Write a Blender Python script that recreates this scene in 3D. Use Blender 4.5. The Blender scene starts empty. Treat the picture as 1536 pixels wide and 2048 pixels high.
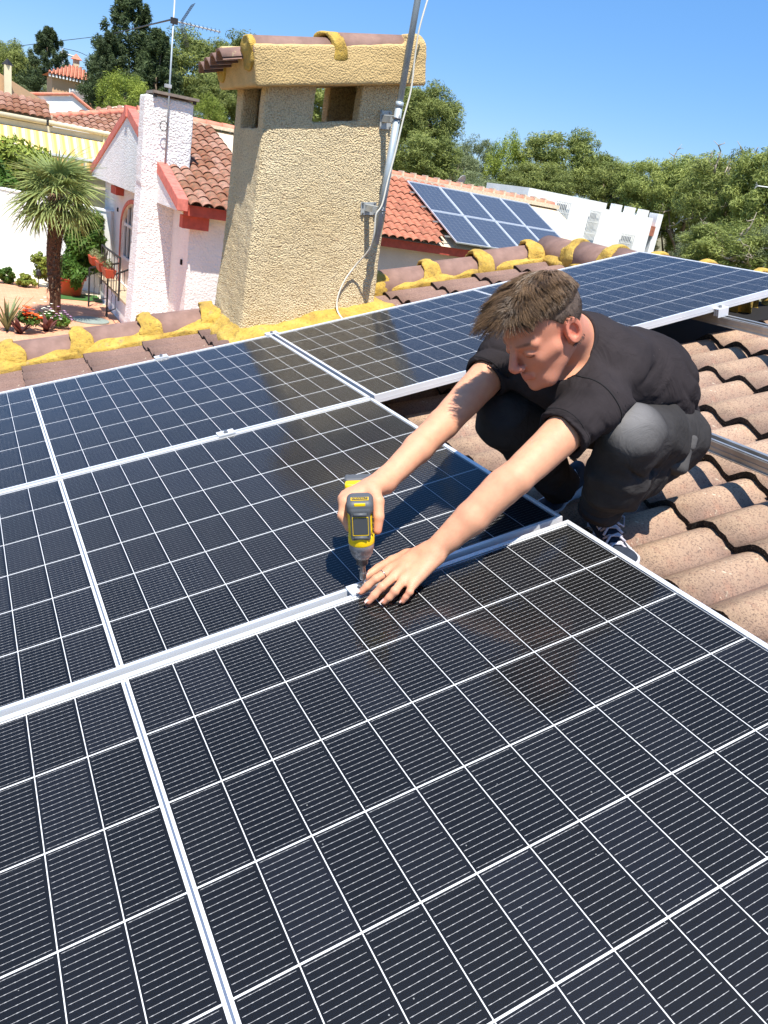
import bpy, math, random
import numpy as np
from mathutils import Vector, Matrix
random.seed(7); np.random.seed(7)
sc = bpy.context.scene
COL = sc.collection
# ------------------------------------------------------------------ camera
CAMP = (-0.2850,-1.4008,3.9770)
CR = ((0.8819,-0.4424,0.1627),(-0.0309,-0.3986,-0.9166),(0.4704,0.8034,-0.3652))          # rows: right, down, forward
cam_d = bpy.data.cameras.new('camera'); cam = bpy.data.objects.new('camera', cam_d); COL.objects.link(cam)
cam.matrix_world = Matrix(((CR[0][0], -CR[1][0], -CR[2][0], CAMP[0]), (CR[0][1], -CR[1][1], -CR[2][1], CAMP[1]),
                           (CR[0][2], -CR[1][2], -CR[2][2], CAMP[2]), (0, 0, 0, 1)))
cam_d.sensor_fit = 'VERTICAL'; cam_d.sensor_height = 36; cam_d.sensor_width = 27; cam_d.lens = 28.1509
cam_d.clip_start = 0.05; cam_d.clip_end = 3000
sc.camera = cam
# ------------------------------------------------------------------ light
SUN = Vector((-0.16, -0.38, 0.91)).normalized()      # towards the sun
SUN_STRENGTH, SKY_STRENGTH, EXPOSURE = 4.9, 0.10, 0.66
w = bpy.data.worlds.new('World'); sc.world = w; w.use_nodes = True
nt = w.node_tree; nt.nodes.clear()
sky = nt.nodes.new('ShaderNodeTexSky'); sky.sky_type = 'NISHITA'; sky.sun_disc = False
sky.sun_elevation = math.asin(SUN.z); sky.sun_rotation = math.atan2(SUN.x, SUN.y)
sky.altitude = 0; sky.air_density = 1.0; sky.dust_density = 0.0; sky.ozone_density = 2.6
bg = nt.nodes.new('ShaderNodeBackground'); bg.inputs['Strength'].default_value = SKY_STRENGTH
wo = nt.nodes.new('ShaderNodeOutputWorld')
hsv = nt.nodes.new('ShaderNodeHueSaturation'); hsv.inputs['Saturation'].default_value = 1.25; hsv.inputs['Value'].default_value = 1.05; nt.links.new(sky.outputs[0], hsv.inputs['Color']); flat = nt.nodes.new('ShaderNodeMix'); flat.data_type = 'RGBA'; flat.inputs[0].default_value = .5; nt.links.new(hsv.outputs[0], flat.inputs[6]); flat.inputs[7].default_value = (1.05, 2.75, 6.6, 1)
nt.links.new(flat.outputs[2], bg.inputs[0]); nt.links.new(bg.outputs[0], wo.inputs[0])
sd = bpy.data.lights.new('sun', 'SUN'); sd.energy = SUN_STRENGTH; sd.angle = math.radians(0.5); sd.color = (1, 0.955, 0.88)
so = bpy.data.objects.new('sun', sd); COL.objects.link(so); so.rotation_euler = SUN.to_track_quat('Z', 'Y').to_euler(); so.location = (0, 0, 30)
sc.view_settings.view_transform = 'Standard'; sc.view_settings.look = 'None'
sc.view_settings.exposure = EXPOSURE; sc.view_settings.gamma = 1; sc.view_settings.use_curve_mapping = False
sc.render.engine = 'CYCLES'
sc.cycles.max_bounces = 6; sc.cycles.diffuse_bounces = 3; sc.cycles.glossy_bounces = 3; sc.cycles.transparent_max_bounces = 12
sc.cycles.caustics_reflective = False; sc.cycles.caustics_refractive = False; sc.cycles.use_denoising = True

# ------------------------------------------------------------------ frames
RE = ((0.9622,0.0049,-0.2722),(-0.0000,0.9998,0.0181),(0.2723,-0.0175,0.9621))            # rows: X, Y, Z of the world in roof coordinates (u up the slope, v along the ridge, n out of the roof)
MR = Matrix(((RE[0][0], RE[0][1], RE[0][2], 0), (RE[1][0], RE[1][1], RE[1][2], 0), (RE[2][0], RE[2][1], RE[2][2], 3.0), (0, 0, 0, 1)))
MRN = np.array([list(r)[:3] for r in MR][:3]); MRO = np.array([0, 0, 3.0])
def rp(u, v, n=0.0): return MR @ Vector((u, v, n))
def rpn(u, v, n=0.0): return MRN @ np.array([u, v, n]) + MRO

# ------------------------------------------------------------------ materials
def s2l(c): return tuple((x / 12.92 if x <= 0.04045 else ((x + 0.055) / 1.055) ** 2.4) for x in c)
MATS = {}
class NT:
    def __init__(s, name):
        s.m = bpy.data.materials.new(name); s.m.use_nodes = True; s.t = s.m.node_tree; s.t.nodes.clear()
        s.out = s.n('ShaderNodeOutputMaterial'); s.bs = s.n('ShaderNodeBsdfPrincipled'); s.l(s.bs.outputs[0], s.out.inputs[0])
    def n(s, t, **kw):
        o = s.t.nodes.new(t)
        for k, v in kw.items(): setattr(o, k, v)
        return o
    def l(s, a, b): s.t.links.new(a, b)
    def v(s, sock, val):
        if hasattr(val, 'is_linked'): s.l(val, sock)
        else: sock.default_value = val
    def math(s, op, a, b=0.0, c=None):
        o = s.n('ShaderNodeMath', operation=op); s.v(o.inputs[0], a); s.v(o.inputs[1], b)
        if c is not None: s.v(o.inputs[2], c)
        return o.outputs[0]
    def noise(s, scale, detail=3, rough=.55, vec=None, dist=0):
        o = s.n('ShaderNodeTexNoise'); o.inputs['Scale'].default_value = scale; o.inputs['Detail'].default_value = detail
        o.inputs['Roughness'].default_value = rough; o.inputs['Distortion'].default_value = dist
        s.l(vec if vec is not None else s.coord(), o.inputs['Vector']); return o.outputs[0]
    def voro(s, scale, vec=None, out='Distance', feature='F1'):
        o = s.n('ShaderNodeTexVoronoi', feature=feature); o.inputs['Scale'].default_value = scale
        s.l(vec if vec is not None else s.coord(), o.inputs['Vector']); return o.outputs[out]
    def coord(s, w='Object'):
        k = '_c' + w
        if not hasattr(s, k): setattr(s, k, s.n('ShaderNodeTexCoord').outputs[w])
        return getattr(s, k)
    def ramp(s, fac, stops, interp='LINEAR'):
        o = s.n('ShaderNodeValToRGB'); s.l(fac, o.inputs[0]); cr = o.color_ramp; cr.interpolation = interp
        while len(cr.elements) < len(stops): cr.elements.new(0.5)
        for e, (p, c) in zip(cr.elements, stops):
            e.position = p; e.color = (*c, 1) if len(c) == 3 else c
        return o.outputs[0]
    def mix(s, fac, a, b, mode='MIX'):
        o = s.n('ShaderNodeMix', data_type='RGBA', blend_type=mode); s.v(o.inputs[0], fac)
        for i, x in ((6, a), (7, b)):
            if hasattr(x, 'is_linked'): s.l(x, o.inputs[i])
            else: o.inputs[i].default_value = (*x, 1) if len(x) == 3 else x
        return o.outputs[2]
    def bump(s, h, strength=.5, dist=.01, nrm=None):
        o = s.n('ShaderNodeBump'); o.inputs['Strength'].default_value = strength; o.inputs['Distance'].default_value = dist
        s.l(h, o.inputs['Height'])
        if nrm is not None: s.l(nrm, o.inputs['Normal'])
        return o.outputs[0]
    def attr(s, name): return s.n('ShaderNodeAttribute', attribute_name=name).outputs['Fac']
    def attrc(s, name): return s.n('ShaderNodeAttribute', attribute_name=name).outputs['Color']
    def rnd(s): return s.n('ShaderNodeObjectInfo').outputs['Random']
    def fin(s, col=None, rough=.6, metal=0, bump=None, spec=None, **kw):
        if col is not None:
            if hasattr(col, 'is_linked'): s.l(col, s.bs.inputs['Base Color'])
            else: s.bs.inputs['Base Color'].default_value = (*col, 1)
        s.v(s.bs.inputs['Roughness'], rough); s.bs.inputs['Metallic'].default_value = metal
        if bump is not None: s.l(bump, s.bs.inputs['Normal'])
        if spec is not None: s.bs.inputs['Specular IOR Level'].default_value = spec
        for k, v in kw.items(): s.bs.inputs[k.replace('_', ' ')].default_value = v
        return s.m
def simple(name, rgb, rough=.6, metal=0, nscale=0, namt=.15, bscale=0, bdist=.002, bstr=.4, spec=None, var=0):
    t = NT(name); c = s2l(rgb); col = c
    if nscale:
        n = t.noise(nscale, 4); lo = tuple(x * (1 - namt) for x in c); hi = tuple(min(1, x * (1 + namt)) for x in c)
        col = t.ramp(n, [(.3, lo), (.7, hi)])
    if var:
        r = t.rnd(); f = t.math('MULTIPLY_ADD', r, 2 * var, 1 - var)
        hs = t.n('ShaderNodeHueSaturation'); t.l(f, hs.inputs['Value'])
        if hasattr(col, 'is_linked'): t.l(col, hs.inputs['Color'])
        else: hs.inputs['Color'].default_value = (*col, 1)
        col = hs.outputs[0]
    b = None
    if bscale: b = t.bump(t.noise(bscale, 3), bstr, bdist)
    return t.fin(col, rough, metal, b, spec)

M = {}
def concrete_tile(name, c1, c2, c3, bright=1.0):
    t = NT(name)
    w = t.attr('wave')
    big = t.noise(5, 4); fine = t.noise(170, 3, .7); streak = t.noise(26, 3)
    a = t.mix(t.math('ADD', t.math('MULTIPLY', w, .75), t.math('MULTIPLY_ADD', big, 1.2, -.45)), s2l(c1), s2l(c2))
    a = t.mix(t.ramp(streak, [(.5, (0, 0, 0)), (.75, (.6, .6, .6))]), a, s2l(c3))
    a = t.mix(t.ramp(fine, [(.36, (.75, .75, .75)), (.5, (0, 0, 0))]), a, tuple(x * .5 for x in s2l(c1)))
    lich = t.ramp(t.noise(38, 2, .5, dist=1.5), [(.70, (0, 0, 0)), (.74, (.55, .55, .55))])
    a = t.mix(lich, a, s2l((.84, .80, .70)))
    hs = t.n('ShaderNodeHueSaturation'); t.l(t.math('MULTIPLY_ADD', t.rnd(), .22, .89 * bright), hs.inputs['Value']); t.l(a, hs.inputs['Color'])
    return t.fin(hs.outputs[0], .88, 0, t.bump(t.math('ADD', fine, t.math('MULTIPLY', t.noise(420, 2), .7)), .55, .004))
M['tile'] = concrete_tile('concrete_tile', (.50, .405, .36), (.71, .595, .49), (.62, .465, .385))
M['tile_brown'] = concrete_tile('brown_concrete', (.50, .395, .35), (.56, .445, .39), (.48, .375, .34))
t = NT('tile_edge_shade_grime'); M['tile_edge'] = t.fin(t.ramp(t.noise(190, 3, .8), [(.50, (.014, .011, .008)), (.62, (.05, .038, .028)), (.70, (.42, .36, .29))]), .95, 0, t.bump(t.noise(240, 2), .9, .008))  # near-black lip: grime plus the lip's shadow put into the colour
def stucco(name, rgb, scale, dist, dark=.72, strength=1.0, rough=.9, stain=.0):
    t = NT(name); v = t.voro(scale); n = t.noise(scale * 1.4, 3, .6); big = t.noise(1.7, 4)
    h = t.math('ADD', t.math('MULTIPLY', t.math('SUBTRACT', 1.0, v), .8), t.math('MULTIPLY', n, .9))
    c = s2l(rgb)
    col = t.ramp(big, [(.3, tuple(x * .9 for x in c)), (.7, tuple(min(1, x * 1.06) for x in c))])
    col = t.mix(t.ramp(n, [(.30, (1, 1, 1)), (.52, (0, 0, 0))]), col, tuple(x * dark for x in c))
    if stain:
        s = t.ramp(t.noise(3.1, 5, .6), [(.52, (0, 0, 0)), (.78, (stain,) * 3)]); col = t.mix(s, col, tuple(x * .45 for x in c))
    return t.fin(col, rough, 0, t.bump(h, strength, dist))
M['stucco'] = stucco('beige_pebble_render', (.90, .83, .69), 150, .009, .62, 1.0)
t = NT('beige_pebble_render'); v = t.voro(125); v2 = t.voro(230); big = t.noise(2.2, 4); n = t.noise(60, 3)
c = t.ramp(big, [(.3, s2l((.92, .82, .63))), (.7, s2l((.98, .90, .73)))]); c = t.mix(t.ramp(v, [(.46, (0, 0, 0)), (.74, (.5, .5, .5))]), c, s2l((.66, .54, .38)))
c = t.mix(t.ramp(t.noise(30, 2), [(.66, (0, 0, 0)), (.74, (.35, .35, .35))]), c, s2l((.80, .62, .48)))
M['stucco'] = t.fin(c, .9, 0, t.bump(t.math('ADD', t.math('MULTIPLY', v, -1.0), t.math('ADD', t.math('MULTIPLY', v2, -.4), t.math('MULTIPLY', n, .5))), 1.0, .012))
M['clay_edge'] = simple('clay_edge', (.40, .24, .17), .95, 0, 20, .3)  # darker lip brown; scallop shade put into colour where sun lights the lips
M['cap'] = stucco('ochre_render', (.85, .725, .50), 110, .005, .80, .9, stain=.55)
M['mortar'] = stucco('yellow_mortar', (.76, .615, .275), 150, .003, .8, .8, stain=.5)
t = NT('yellow_mortar'); n1 = t.noise(9, 5, .65); n2 = t.noise(55, 4, .65); n3 = t.noise(170, 2)
c = t.ramp(n1, [(.28, s2l((.60, .49, .26))), (.48, s2l((.76, .62, .27))), (.72, s2l((.82, .70, .36)))]); c = t.mix(t.ramp(n2, [(.30, (.75, .75, .75)), (.48, (0, 0, 0))]), c, s2l((.50, .41, .22)))
c = t.mix(t.ramp(t.noise(21, 3), [(.64, (0, 0, 0)), (.72, (.5, .5, .5))]), c, s2l((.62, .55, .42)))
M['mortar'] = t.fin(c, .95, 0, t.bump(t.math('ADD', n2, t.math('MULTIPLY', n3, .5)), .9, .010))
M['mortar_dull'] = stucco('weathered_mortar', (.60, .53, .38), 60, .006, .7, .9, stain=.5)
M['white'] = stucco('white_pebble_render', (.93, .93, .92), 26, .022, .90, 1.0)
M['white_smooth'] = stucco('white_paint_wall', (.96, .96, .945), 3, .01, .97, .25)
M['pink_wall'] = stucco('pale_pink_wall', (.86, .78, .72), 20, .01, .95, .4)
M['lilac_wall'] = stucco('white_wall_fine', (.90, .87, .84), 20, .02, .95, .6)
M['red'] = simple('red_masonry_paint', (.70, .30, .235), .8, 0, 9, .18, 60, .004)
M['salmon'] = simple('salmon_capping', (.80, .45, .39), .85, 0, 9, .22, 50, .006)
M['cream'] = simple('cream_wall', (.86, .81, .68), .9, 0, 3, .06)
M['orange_wall'] = simple('orange_house_wall', (.86, .70, .54), .9, 0, 3, .06)
M['dark'] = simple('dark_inside', (.08, .07, .065), 1)
M['soot'] = simple('soot', (.13, .11, .10), 1, 0, 8, .5)
t = NT('clay_tile')
n = t.noise(7, 4, .65); n2 = t.noise(24, 3)
c = t.ramp(n, [(.28, s2l((.36, .28, .22))), (.45, s2l((.55, .37, .27))), (.62, s2l((.70, .44, .33))), (.8, s2l((.78, .61, .47)))])
c = t.mix(t.ramp(n2, [(.46, (0, 0, 0)), (.66, (.8, .8, .8))]), c, s2l((.46, .39, .30)))
hs = t.n('ShaderNodeHueSaturation'); t.l(t.math('MULTIPLY_ADD', t.rnd(), .5, .75), hs.inputs['Value']); t.l(c, hs.inputs['Color'])
t.l(t.math('MULTIPLY_ADD', t.rnd(), -.25, 1.05), hs.inputs['Saturation'])
M['clay'] = t.fin(hs.outputs[0], .85, 0, t.bump(n2, .4, .006))
t = NT('clay_tile_fresh')
c = t.ramp(t.noise(6, 4, .65), [(.3, s2l((.56, .33, .25))), (.5, s2l((.70, .42, .32))), (.75, s2l((.80, .54, .42)))])
c = t.mix(t.ramp(t.noise(17, 3), [(.50, (0, 0, 0)), (.70, (.75, .75, .75))]), c, s2l((.50, .41, .31)))
hs = t.n('ShaderNodeHueSaturation'); t.l(t.math('MULTIPLY_ADD', t.rnd(), .3, .85), hs.inputs['Value']); t.l(c, hs.inputs['Color'])
M['clay2'] = t.fin(hs.outputs[0], .85)
M['clay_cap'] = simple('clay_ridge', (.84, .52, .42), .85, 0, 8, .2, var=.12)
M['brown_cap'] = None
t = NT('brown_ridge_concrete'); c = t.ramp(t.noise(14, 4), [(.3, s2l((.50, .39, .345))), (.7, s2l((.60, .475, .425)))])
c = t.mix(t.ramp(t.noise(30, 3, .5), [(.68, (0, 0, 0)), (.74, (.7, .7, .7))]), c, s2l((.72, .66, .5)))
M['brown_cap'] = t.fin(c, .85, 0, t.bump(t.noise(300, 2), .4, .002))
M['lime'] = simple('lime_mortar', (.84, .77, .66), .9, 0, 20, .2, 40, .01)
# solar module
t = NT('solar_cell'); oc = t.n('ShaderNodeSeparateXYZ'); t.l(t.coord(), oc.inputs[0])
px, py = oc.outputs[0], oc.outputs[1]
NB = 16
fy = t.math('FRACT', t.math('MULTIPLY', py, NB / .182)); dy = t.math('ABSOLUTE', t.math('SUBTRACT', fy, .5))
line = t.math('LESS_THAN', dy, .50 / 11.4 / 2)
fx = t.math('FRACT', t.math('MULTIPLY', px, 1 / .0135)); dx = t.math('ABSOLUTE', t.math('SUBTRACT', fx, .5))
pad = t.math('MULTIPLY', t.math('LESS_THAN', dx, .11), t.math('LESS_THAN', dy, .95 / 11.4 / 2))
inset = t.math('MULTIPLY', t.math('GREATER_THAN', px, .003), t.math('LESS_THAN', px, .0835)); wire = t.math('MULTIPLY', t.math('MAXIMUM', line, pad), inset)
r = t.rnd(); base = t.ramp(r, [(0, (.0042, .0039, .0036)), (.55, (.0058, .0054, .0052)), (1, (.0080, .0080, .0098))])
col = t.mix(wire, base, (.44, .44, .44))
M['cell'] = t.fin(col, t.math('MULTIPLY_ADD', wire, -.05, .42), 0, None, .35)
t = NT('solar_glass'); t.t.nodes.remove(t.bs)
gl = t.n('ShaderNodeBsdfGlossy'); gl.inputs['Color'].default_value = (.93, .96, 1, 1)
sp = t.voro(520); nn = t.noise(260, 2, .6)
spots = t.ramp(t.noise(900, 1), [(.62, (0, 0, 0)), (.70, (1, 1, 1))])
smear = t.ramp(t.noise(3.3, 5, .65, dist=2.5), [(.55, (0, 0, 0)), (.68, (1, 1, 1))]); t.l(t.math('ADD', t.math('MULTIPLY', smear, .10), t.math('MULTIPLY_ADD', spots, .22, .05)), gl.inputs['Roughness'])
bn = t.bump(t.math('ADD', sp, nn), .055, .0006)
t.l(bn, gl.inputs['Normal'])
fr = t.n('ShaderNodeFresnel'); fr.inputs['IOR'].default_value = 1.235
tr = t.n('ShaderNodeBsdfTransparent'); mx = t.n('ShaderNodeMixShader')
dirt = t.noise(2.2, 4)
df = t.n('ShaderNodeBsdfDiffuse'); df.inputs['Color'].default_value = (.5, .5, .48, 1)
t.l(fr.outputs[0], mx.inputs[0]); t.l(tr.outputs[0], mx.inputs[1]); t.l(gl.outputs[0], mx.inputs[2])
m2 = t.n('ShaderNodeMixShader'); t.l(t.math('MULTIPLY', t.ramp(dirt, [(.35, (0, 0, 0)), (.8, (1, 1, 1))]), .004), m2.inputs[0]); t.l(mx.outputs[0], m2.inputs[1]); t.l(df.outputs[0], m2.inputs[2])
m3 = t.n('ShaderNodeMixShader'); speck = t.math('MULTIPLY', t.math('LESS_THAN', t.voro(26), .030), .45); t.l(speck, m3.inputs[0]); t.l(m2.outputs[0], m3.inputs[1]); t.l(df.outputs[0], m3.inputs[2])
t.l(m3.outputs[0], t.out.inputs[0]); M['glass'] = t.m
M['backsheet'] = simple('white_backsheet', (.86, .87, .88), .6)
M['ribbon'] = simple('bus_ribbon', (.56, .60, .66), .35, .6)
t = NT('anodised_aluminium'); M['alu'] = t.fin(t.ramp(t.noise(6, 3), [(.3, s2l((.88, .89, .90))), (.7, s2l((.93, .935, .94)))]), .38, .35, t.bump(t.noise(90, 2), .08, .001))
t = NT('mill_aluminium'); st = t.noise(14, 4, .6); M['rail'] = t.fin(t.ramp(st, [(.3, s2l((.70, .68, .65))), (.7, s2l((.80, .79, .77)))]), .42, .8, t.bump(t.noise(60, 3), .12, .001))
M['steel'] = simple('galvanised_steel', (.70, .71, .70), .55, .35, 12, .2)
M['pole'] = simple('galvanised_pole', (.66, .70, .72), .55, .35, 9, .16)
M['bolt'] = simple('bolt_steel', (.6, .6, .6), .3, .9)
M['cable'] = simple('white_cable', (.88, .86, .80), .5)
# garden and background
M['iron'] = simple('black_iron', (.16, .15, .15), .6)
M['pot'] = simple('terracotta_plastic', (.76, .33, .22), .5)
M['patio'] = None
t = NT('terracotta_paving'); br = t.n('ShaderNodeTexBrick'); br.inputs['Scale'].default_value = 2.2
br.inputs['Color1'].default_value = (*s2l((.80, .55, .42)), 1); br.inputs['Color2'].default_value = (*s2l((.86, .63, .49)), 1); br.inputs['Mortar'].default_value = (*s2l((.84, .70, .58)), 1)
br.inputs['Mortar Size'].default_value = .012; t.l(t.coord(), br.inputs['Vector'])
M['patio'] = t.fin(t.mix(.35, br.outputs[0], t.ramp(t.noise(1.3, 4), [(.3, s2l((.74, .5, .38))), (.7, s2l((.90, .70, .56)))])), .85)
M['gravel'] = simple('pale_gravel', (.86, .81, .71), .95, 0, 30, .18, 60, .01)
t = NT('dry_earth'); M['earth'] = t.fin(t.ramp(t.noise(.35, 5), [(.3, s2l((.36, .36, .22))), (.7, s2l((.55, .50, .38)))]), 1)
M['turf'] = simple('green_mat', (.22, .38, .16), .95, 0, 60, .3)
def leaf(name, dark, light, var=.35, trans=.25):
    t = NT(name); a = t.attr('tone')
    col = t.mix(a, s2l(dark), s2l(light)); hs = t.n('ShaderNodeHueSaturation'); t.l(t.math('MULTIPLY_ADD', t.rnd(), var, 1 - var / 2), hs.inputs['Value']); t.l(col, hs.inputs['Color'])
    t.fin(hs.outputs[0], .62, 0, None, .3)
    tl = t.n('ShaderNodeBsdfTranslucent'); t.l(hs.outputs[0], tl.inputs[0]); mx = t.n('ShaderNodeMixShader'); mx.inputs[0].default_value = trans
    t.l(t.bs.outputs[0], mx.inputs[1]); t.l(tl.outputs[0], mx.inputs[2]); t.l(mx.outputs[0], t.out.inputs[0]); return t.m
M['pine'] = leaf('pine_needles', (.36, .42, .20), (.66, .69, .38))
M['cypress'] = leaf('dark_conifer', (.20, .26, .16), (.38, .44, .27))
M['olive'] = leaf('grey_green_leaf', (.36, .41, .27), (.58, .62, .44))
M['bright'] = leaf('yellow_green_leaf', (.42, .49, .18), (.66, .70, .32))
M['bush'] = leaf('glossy_bush_leaf', (.17, .30, .10), (.42, .56, .22))
M['palm'] = leaf('palm_leaf', (.33, .43, .22), (.66, .71, .44), .3, .35)
M['bark'] = simple('grey_bark', (.46, .40, .34), .95, 0, 12, .35, 30, .03)
M['twig'] = simple('pale_dead_branch', (.66, .61, .54), .95, 0, 12, .2)
M['palmtrunk'] = simple('palm_fibre', (.34, .25, .18), 1, 0, 30, .55, 40, .02)
M['stub'] = simple('palm_stub', (.50, .40, .30), 1, 0, 30, .45)
# ------------------------------------------------------------------ mesh helpers
def link(o, parent=None, mw=None):
    COL.objects.link(o)
    if parent is not None: o.parent = parent
    if mw is not None: o.matrix_world = mw
    return o
def tag(o, label=None, cat=None, group=None, kind=None):
    if label: o['label'] = label
    if cat: o['category'] = cat
    if group: o['group'] = group
    if kind: o['kind'] = kind
    return o
def empty(name, loc=(0, 0, 0), label=None, cat=None, group=None, mw=None, kind=None):
    o = bpy.data.objects.new(name, None); o.empty_display_size = .1; COL.objects.link(o)
    if mw is not None: o.matrix_world = mw
    else: o.location = loc
    return tag(o, label, cat, group, kind)
class MB:
    def __init__(s): s.v = []; s.f = []; s.mi = []
    def add(s, vs, fs, mi=0):
        b = len(s.v); s.v += [tuple(x) for x in vs]; s.f += [tuple(b + i for i in f) for f in fs]; s.mi += [mi] * len(fs); return s
    def box(s, lo, hi, mi=0, m=None):
        x0, y0, z0 = lo; x1, y1, z1 = hi
        vs = [(x0, y0, z0), (x1, y0, z0), (x1, y1, z0), (x0, y1, z0), (x0, y0, z1), (x1, y0, z1), (x1, y1, z1), (x0, y1, z1)]
        if m is not None: vs = [tuple(m @ Vector(q)) for q in vs]
        return s.add(vs, [(0, 3, 2, 1), (4, 5, 6, 7), (0, 1, 5, 4), (1, 2, 6, 5), (2, 3, 7, 6), (3, 0, 4, 7)], mi)
    def hexa(s, b, t, mi=0):
        return s.add(list(b) + list(t), [(0, 3, 2, 1), (4, 5, 6, 7), (0, 1, 5, 4), (1, 2, 6, 5), (2, 3, 7, 6), (3, 0, 4, 7)], mi)
    def tube(s, pts, r, n=8, mi=0, caps=True):
        pts = [Vector(p) for p in pts]; rs = r if hasattr(r, '__len__') else [r] * len(pts)
        up = Vector((0, 0, 1)); vs = []
        d0 = (pts[1] - pts[0]).normalized()
        a = d0.orthogonal().normalized()
        for i, p in enumerate(pts):
            d = (pts[min(i + 1, len(pts) - 1)] - pts[max(i - 1, 0)])
            if d.length < 1e-9: d = d0
            d.normalize(); a = (a - d * a.dot(d))
            if a.length < 1e-6: a = d.orthogonal()
            a.normalize(); b = d.cross(a)
            for k in range(n):
                t = 2 * math.pi * k / n; vs.append(p + (a * math.cos(t) + b * math.sin(t)) * rs[i])
        fs = [(i * n + k, i * n + (k + 1) % n, (i + 1) * n + (k + 1) % n, (i + 1) * n + k) for i in range(len(pts) - 1) for k in range(n)]
        if caps: fs += [tuple(range(n - 1, -1, -1)), tuple((len(pts) - 1) * n + k for k in range(n))]
        return s.add(vs, fs, mi)
    def lathe(s, prof, n=24, m=None, mi=0):
        vs = []; 
        for r, z in prof:
            for k in range(n):
                t = 2 * math.pi * k / n; q = Vector((r * math.cos(t), r * math.sin(t), z)); vs.append(m @ q if m is not None else q)
        L = len(prof); fs = [(i * n + k, i * n + (k + 1) % n, (i + 1) * n + (k + 1) % n, (i + 1) * n + k) for i in range(L - 1) for k in range(n)]
        fs += [tuple(range(n - 1, -1, -1)), tuple((L - 1) * n + k for k in range(n))]
        return s.add(vs, fs, mi)
    def mesh(s, name, mats, smooth=False):
        me = bpy.data.meshes.new(name); me.from_pydata(s.v, [], s.f)
        for mm in (mats if isinstance(mats, (list, tuple)) else [mats]): me.materials.append(mm)
        if any(s.mi): me.polygons.foreach_set('material_index', s.mi)
        if smooth: me.polygons.foreach_set('use_smooth', [True] * len(me.polygons))
        me.update(); return me
    def build(s, name, mats, parent=None, smooth=False, mw=None, bevel=0):
        o = bpy.data.objects.new(name, s.mesh(name, mats, smooth)); link(o, parent)
        if mw is not None: o.matrix_local = mw
        if bevel:
            b = o.modifiers.new('bevel', 'BEVEL'); b.width = bevel; b.segments = 2; b.limit_method = 'ANGLE'
            b.harden_normals = False
        return o
def npmesh(name, V, F, mats, smooth=True, attrs=None):
    me = bpy.data.meshes.new(name); V = np.asarray(V, np.float32); F = np.asarray(F, np.int32); k = F.shape[1]
    me.vertices.add(len(V)); me.vertices.foreach_set('co', V.ravel()); me.loops.add(F.size); me.loops.foreach_set('vertex_index', F.ravel())
    me.polygons.add(len(F)); me.polygons.foreach_set('loop_start', np.arange(0, F.size, k, dtype=np.int32))
    try: me.polygons.foreach_set('loop_total', np.full(len(F), k, np.int32))
    except Exception: pass
    if smooth: me.polygons.foreach_set('use_smooth', np.ones(len(F), bool))
    for mm in (mats if isinstance(mats, (list, tuple)) else [mats]): me.materials.append(mm)
    for n_, (typ, dom, data) in (attrs or {}).items():
        a = me.attributes.new(n_, typ, dom); a.data.foreach_set('color' if typ == 'FLOAT_COLOR' else 'value', np.asarray(data, np.float32).ravel())
    me.update(calc_edges=True); me.validate(); return me
def obj(name, me, parent=None, mw=None):
    o = bpy.data.objects.new(name, me); link(o, parent)
    if mw is not None: o.matrix_local = mw
    return o

# ------------------------------------------------------------------ signed-distance modelling (numpy)
def smin(a, b, k):
    h = np.clip(.5 + .5 * (b - a) / k, 0, 1); return b + (a - b) * h - k * h * (1 - h)
def smax(a, b, k): return -smin(-a, -b, k)
def cone(P, a, b, ra, rb):
    a = np.asarray(a, float); b = np.asarray(b, float); ba = b - a; t = np.clip(((P - a) @ ba) / max(ba @ ba, 1e-12), 0, 1)
    return np.linalg.norm(P - a - t[:, None] * ba, axis=1) - (ra + (rb - ra) * t)
def ell(P, c, r, Rm=None):
    q = P - np.asarray(c, float)
    if Rm is not None: q = q @ np.asarray(Rm).T
    r = np.asarray(r, float); k0 = np.linalg.norm(q / r, axis=1); k1 = np.linalg.norm(q / r ** 2, axis=1)
    return k0 * (k0 - 1) / np.maximum(k1, 1e-9)
def rbox(P, c, h, rad, Rm=None):
    q = P - np.asarray(c, float)
    if Rm is not None: q = q @ np.asarray(Rm).T
    q = np.abs(q) - (np.asarray(h, float) - rad); return np.linalg.norm(np.maximum(q, 0), axis=1) + np.minimum(q.max(1), 0) - rad
_rs = np.random.RandomState(3)
class Wob:      # smooth pseudo-noise from sines
    def __init__(s, freq, n=7, seed=0):
        r = np.random.RandomState(seed); d = r.normal(size=(n, 3)); d /= np.linalg.norm(d, axis=1)[:, None]
        s.k = d * (freq * (0.6 + 0.9 * r.rand(n)))[:, None]; s.p = r.rand(n) * 6.28; s.n = n
    def __call__(s, P): return np.sin(P @ s.k.T + s.p).sum(1) / math.sqrt(s.n)
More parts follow.
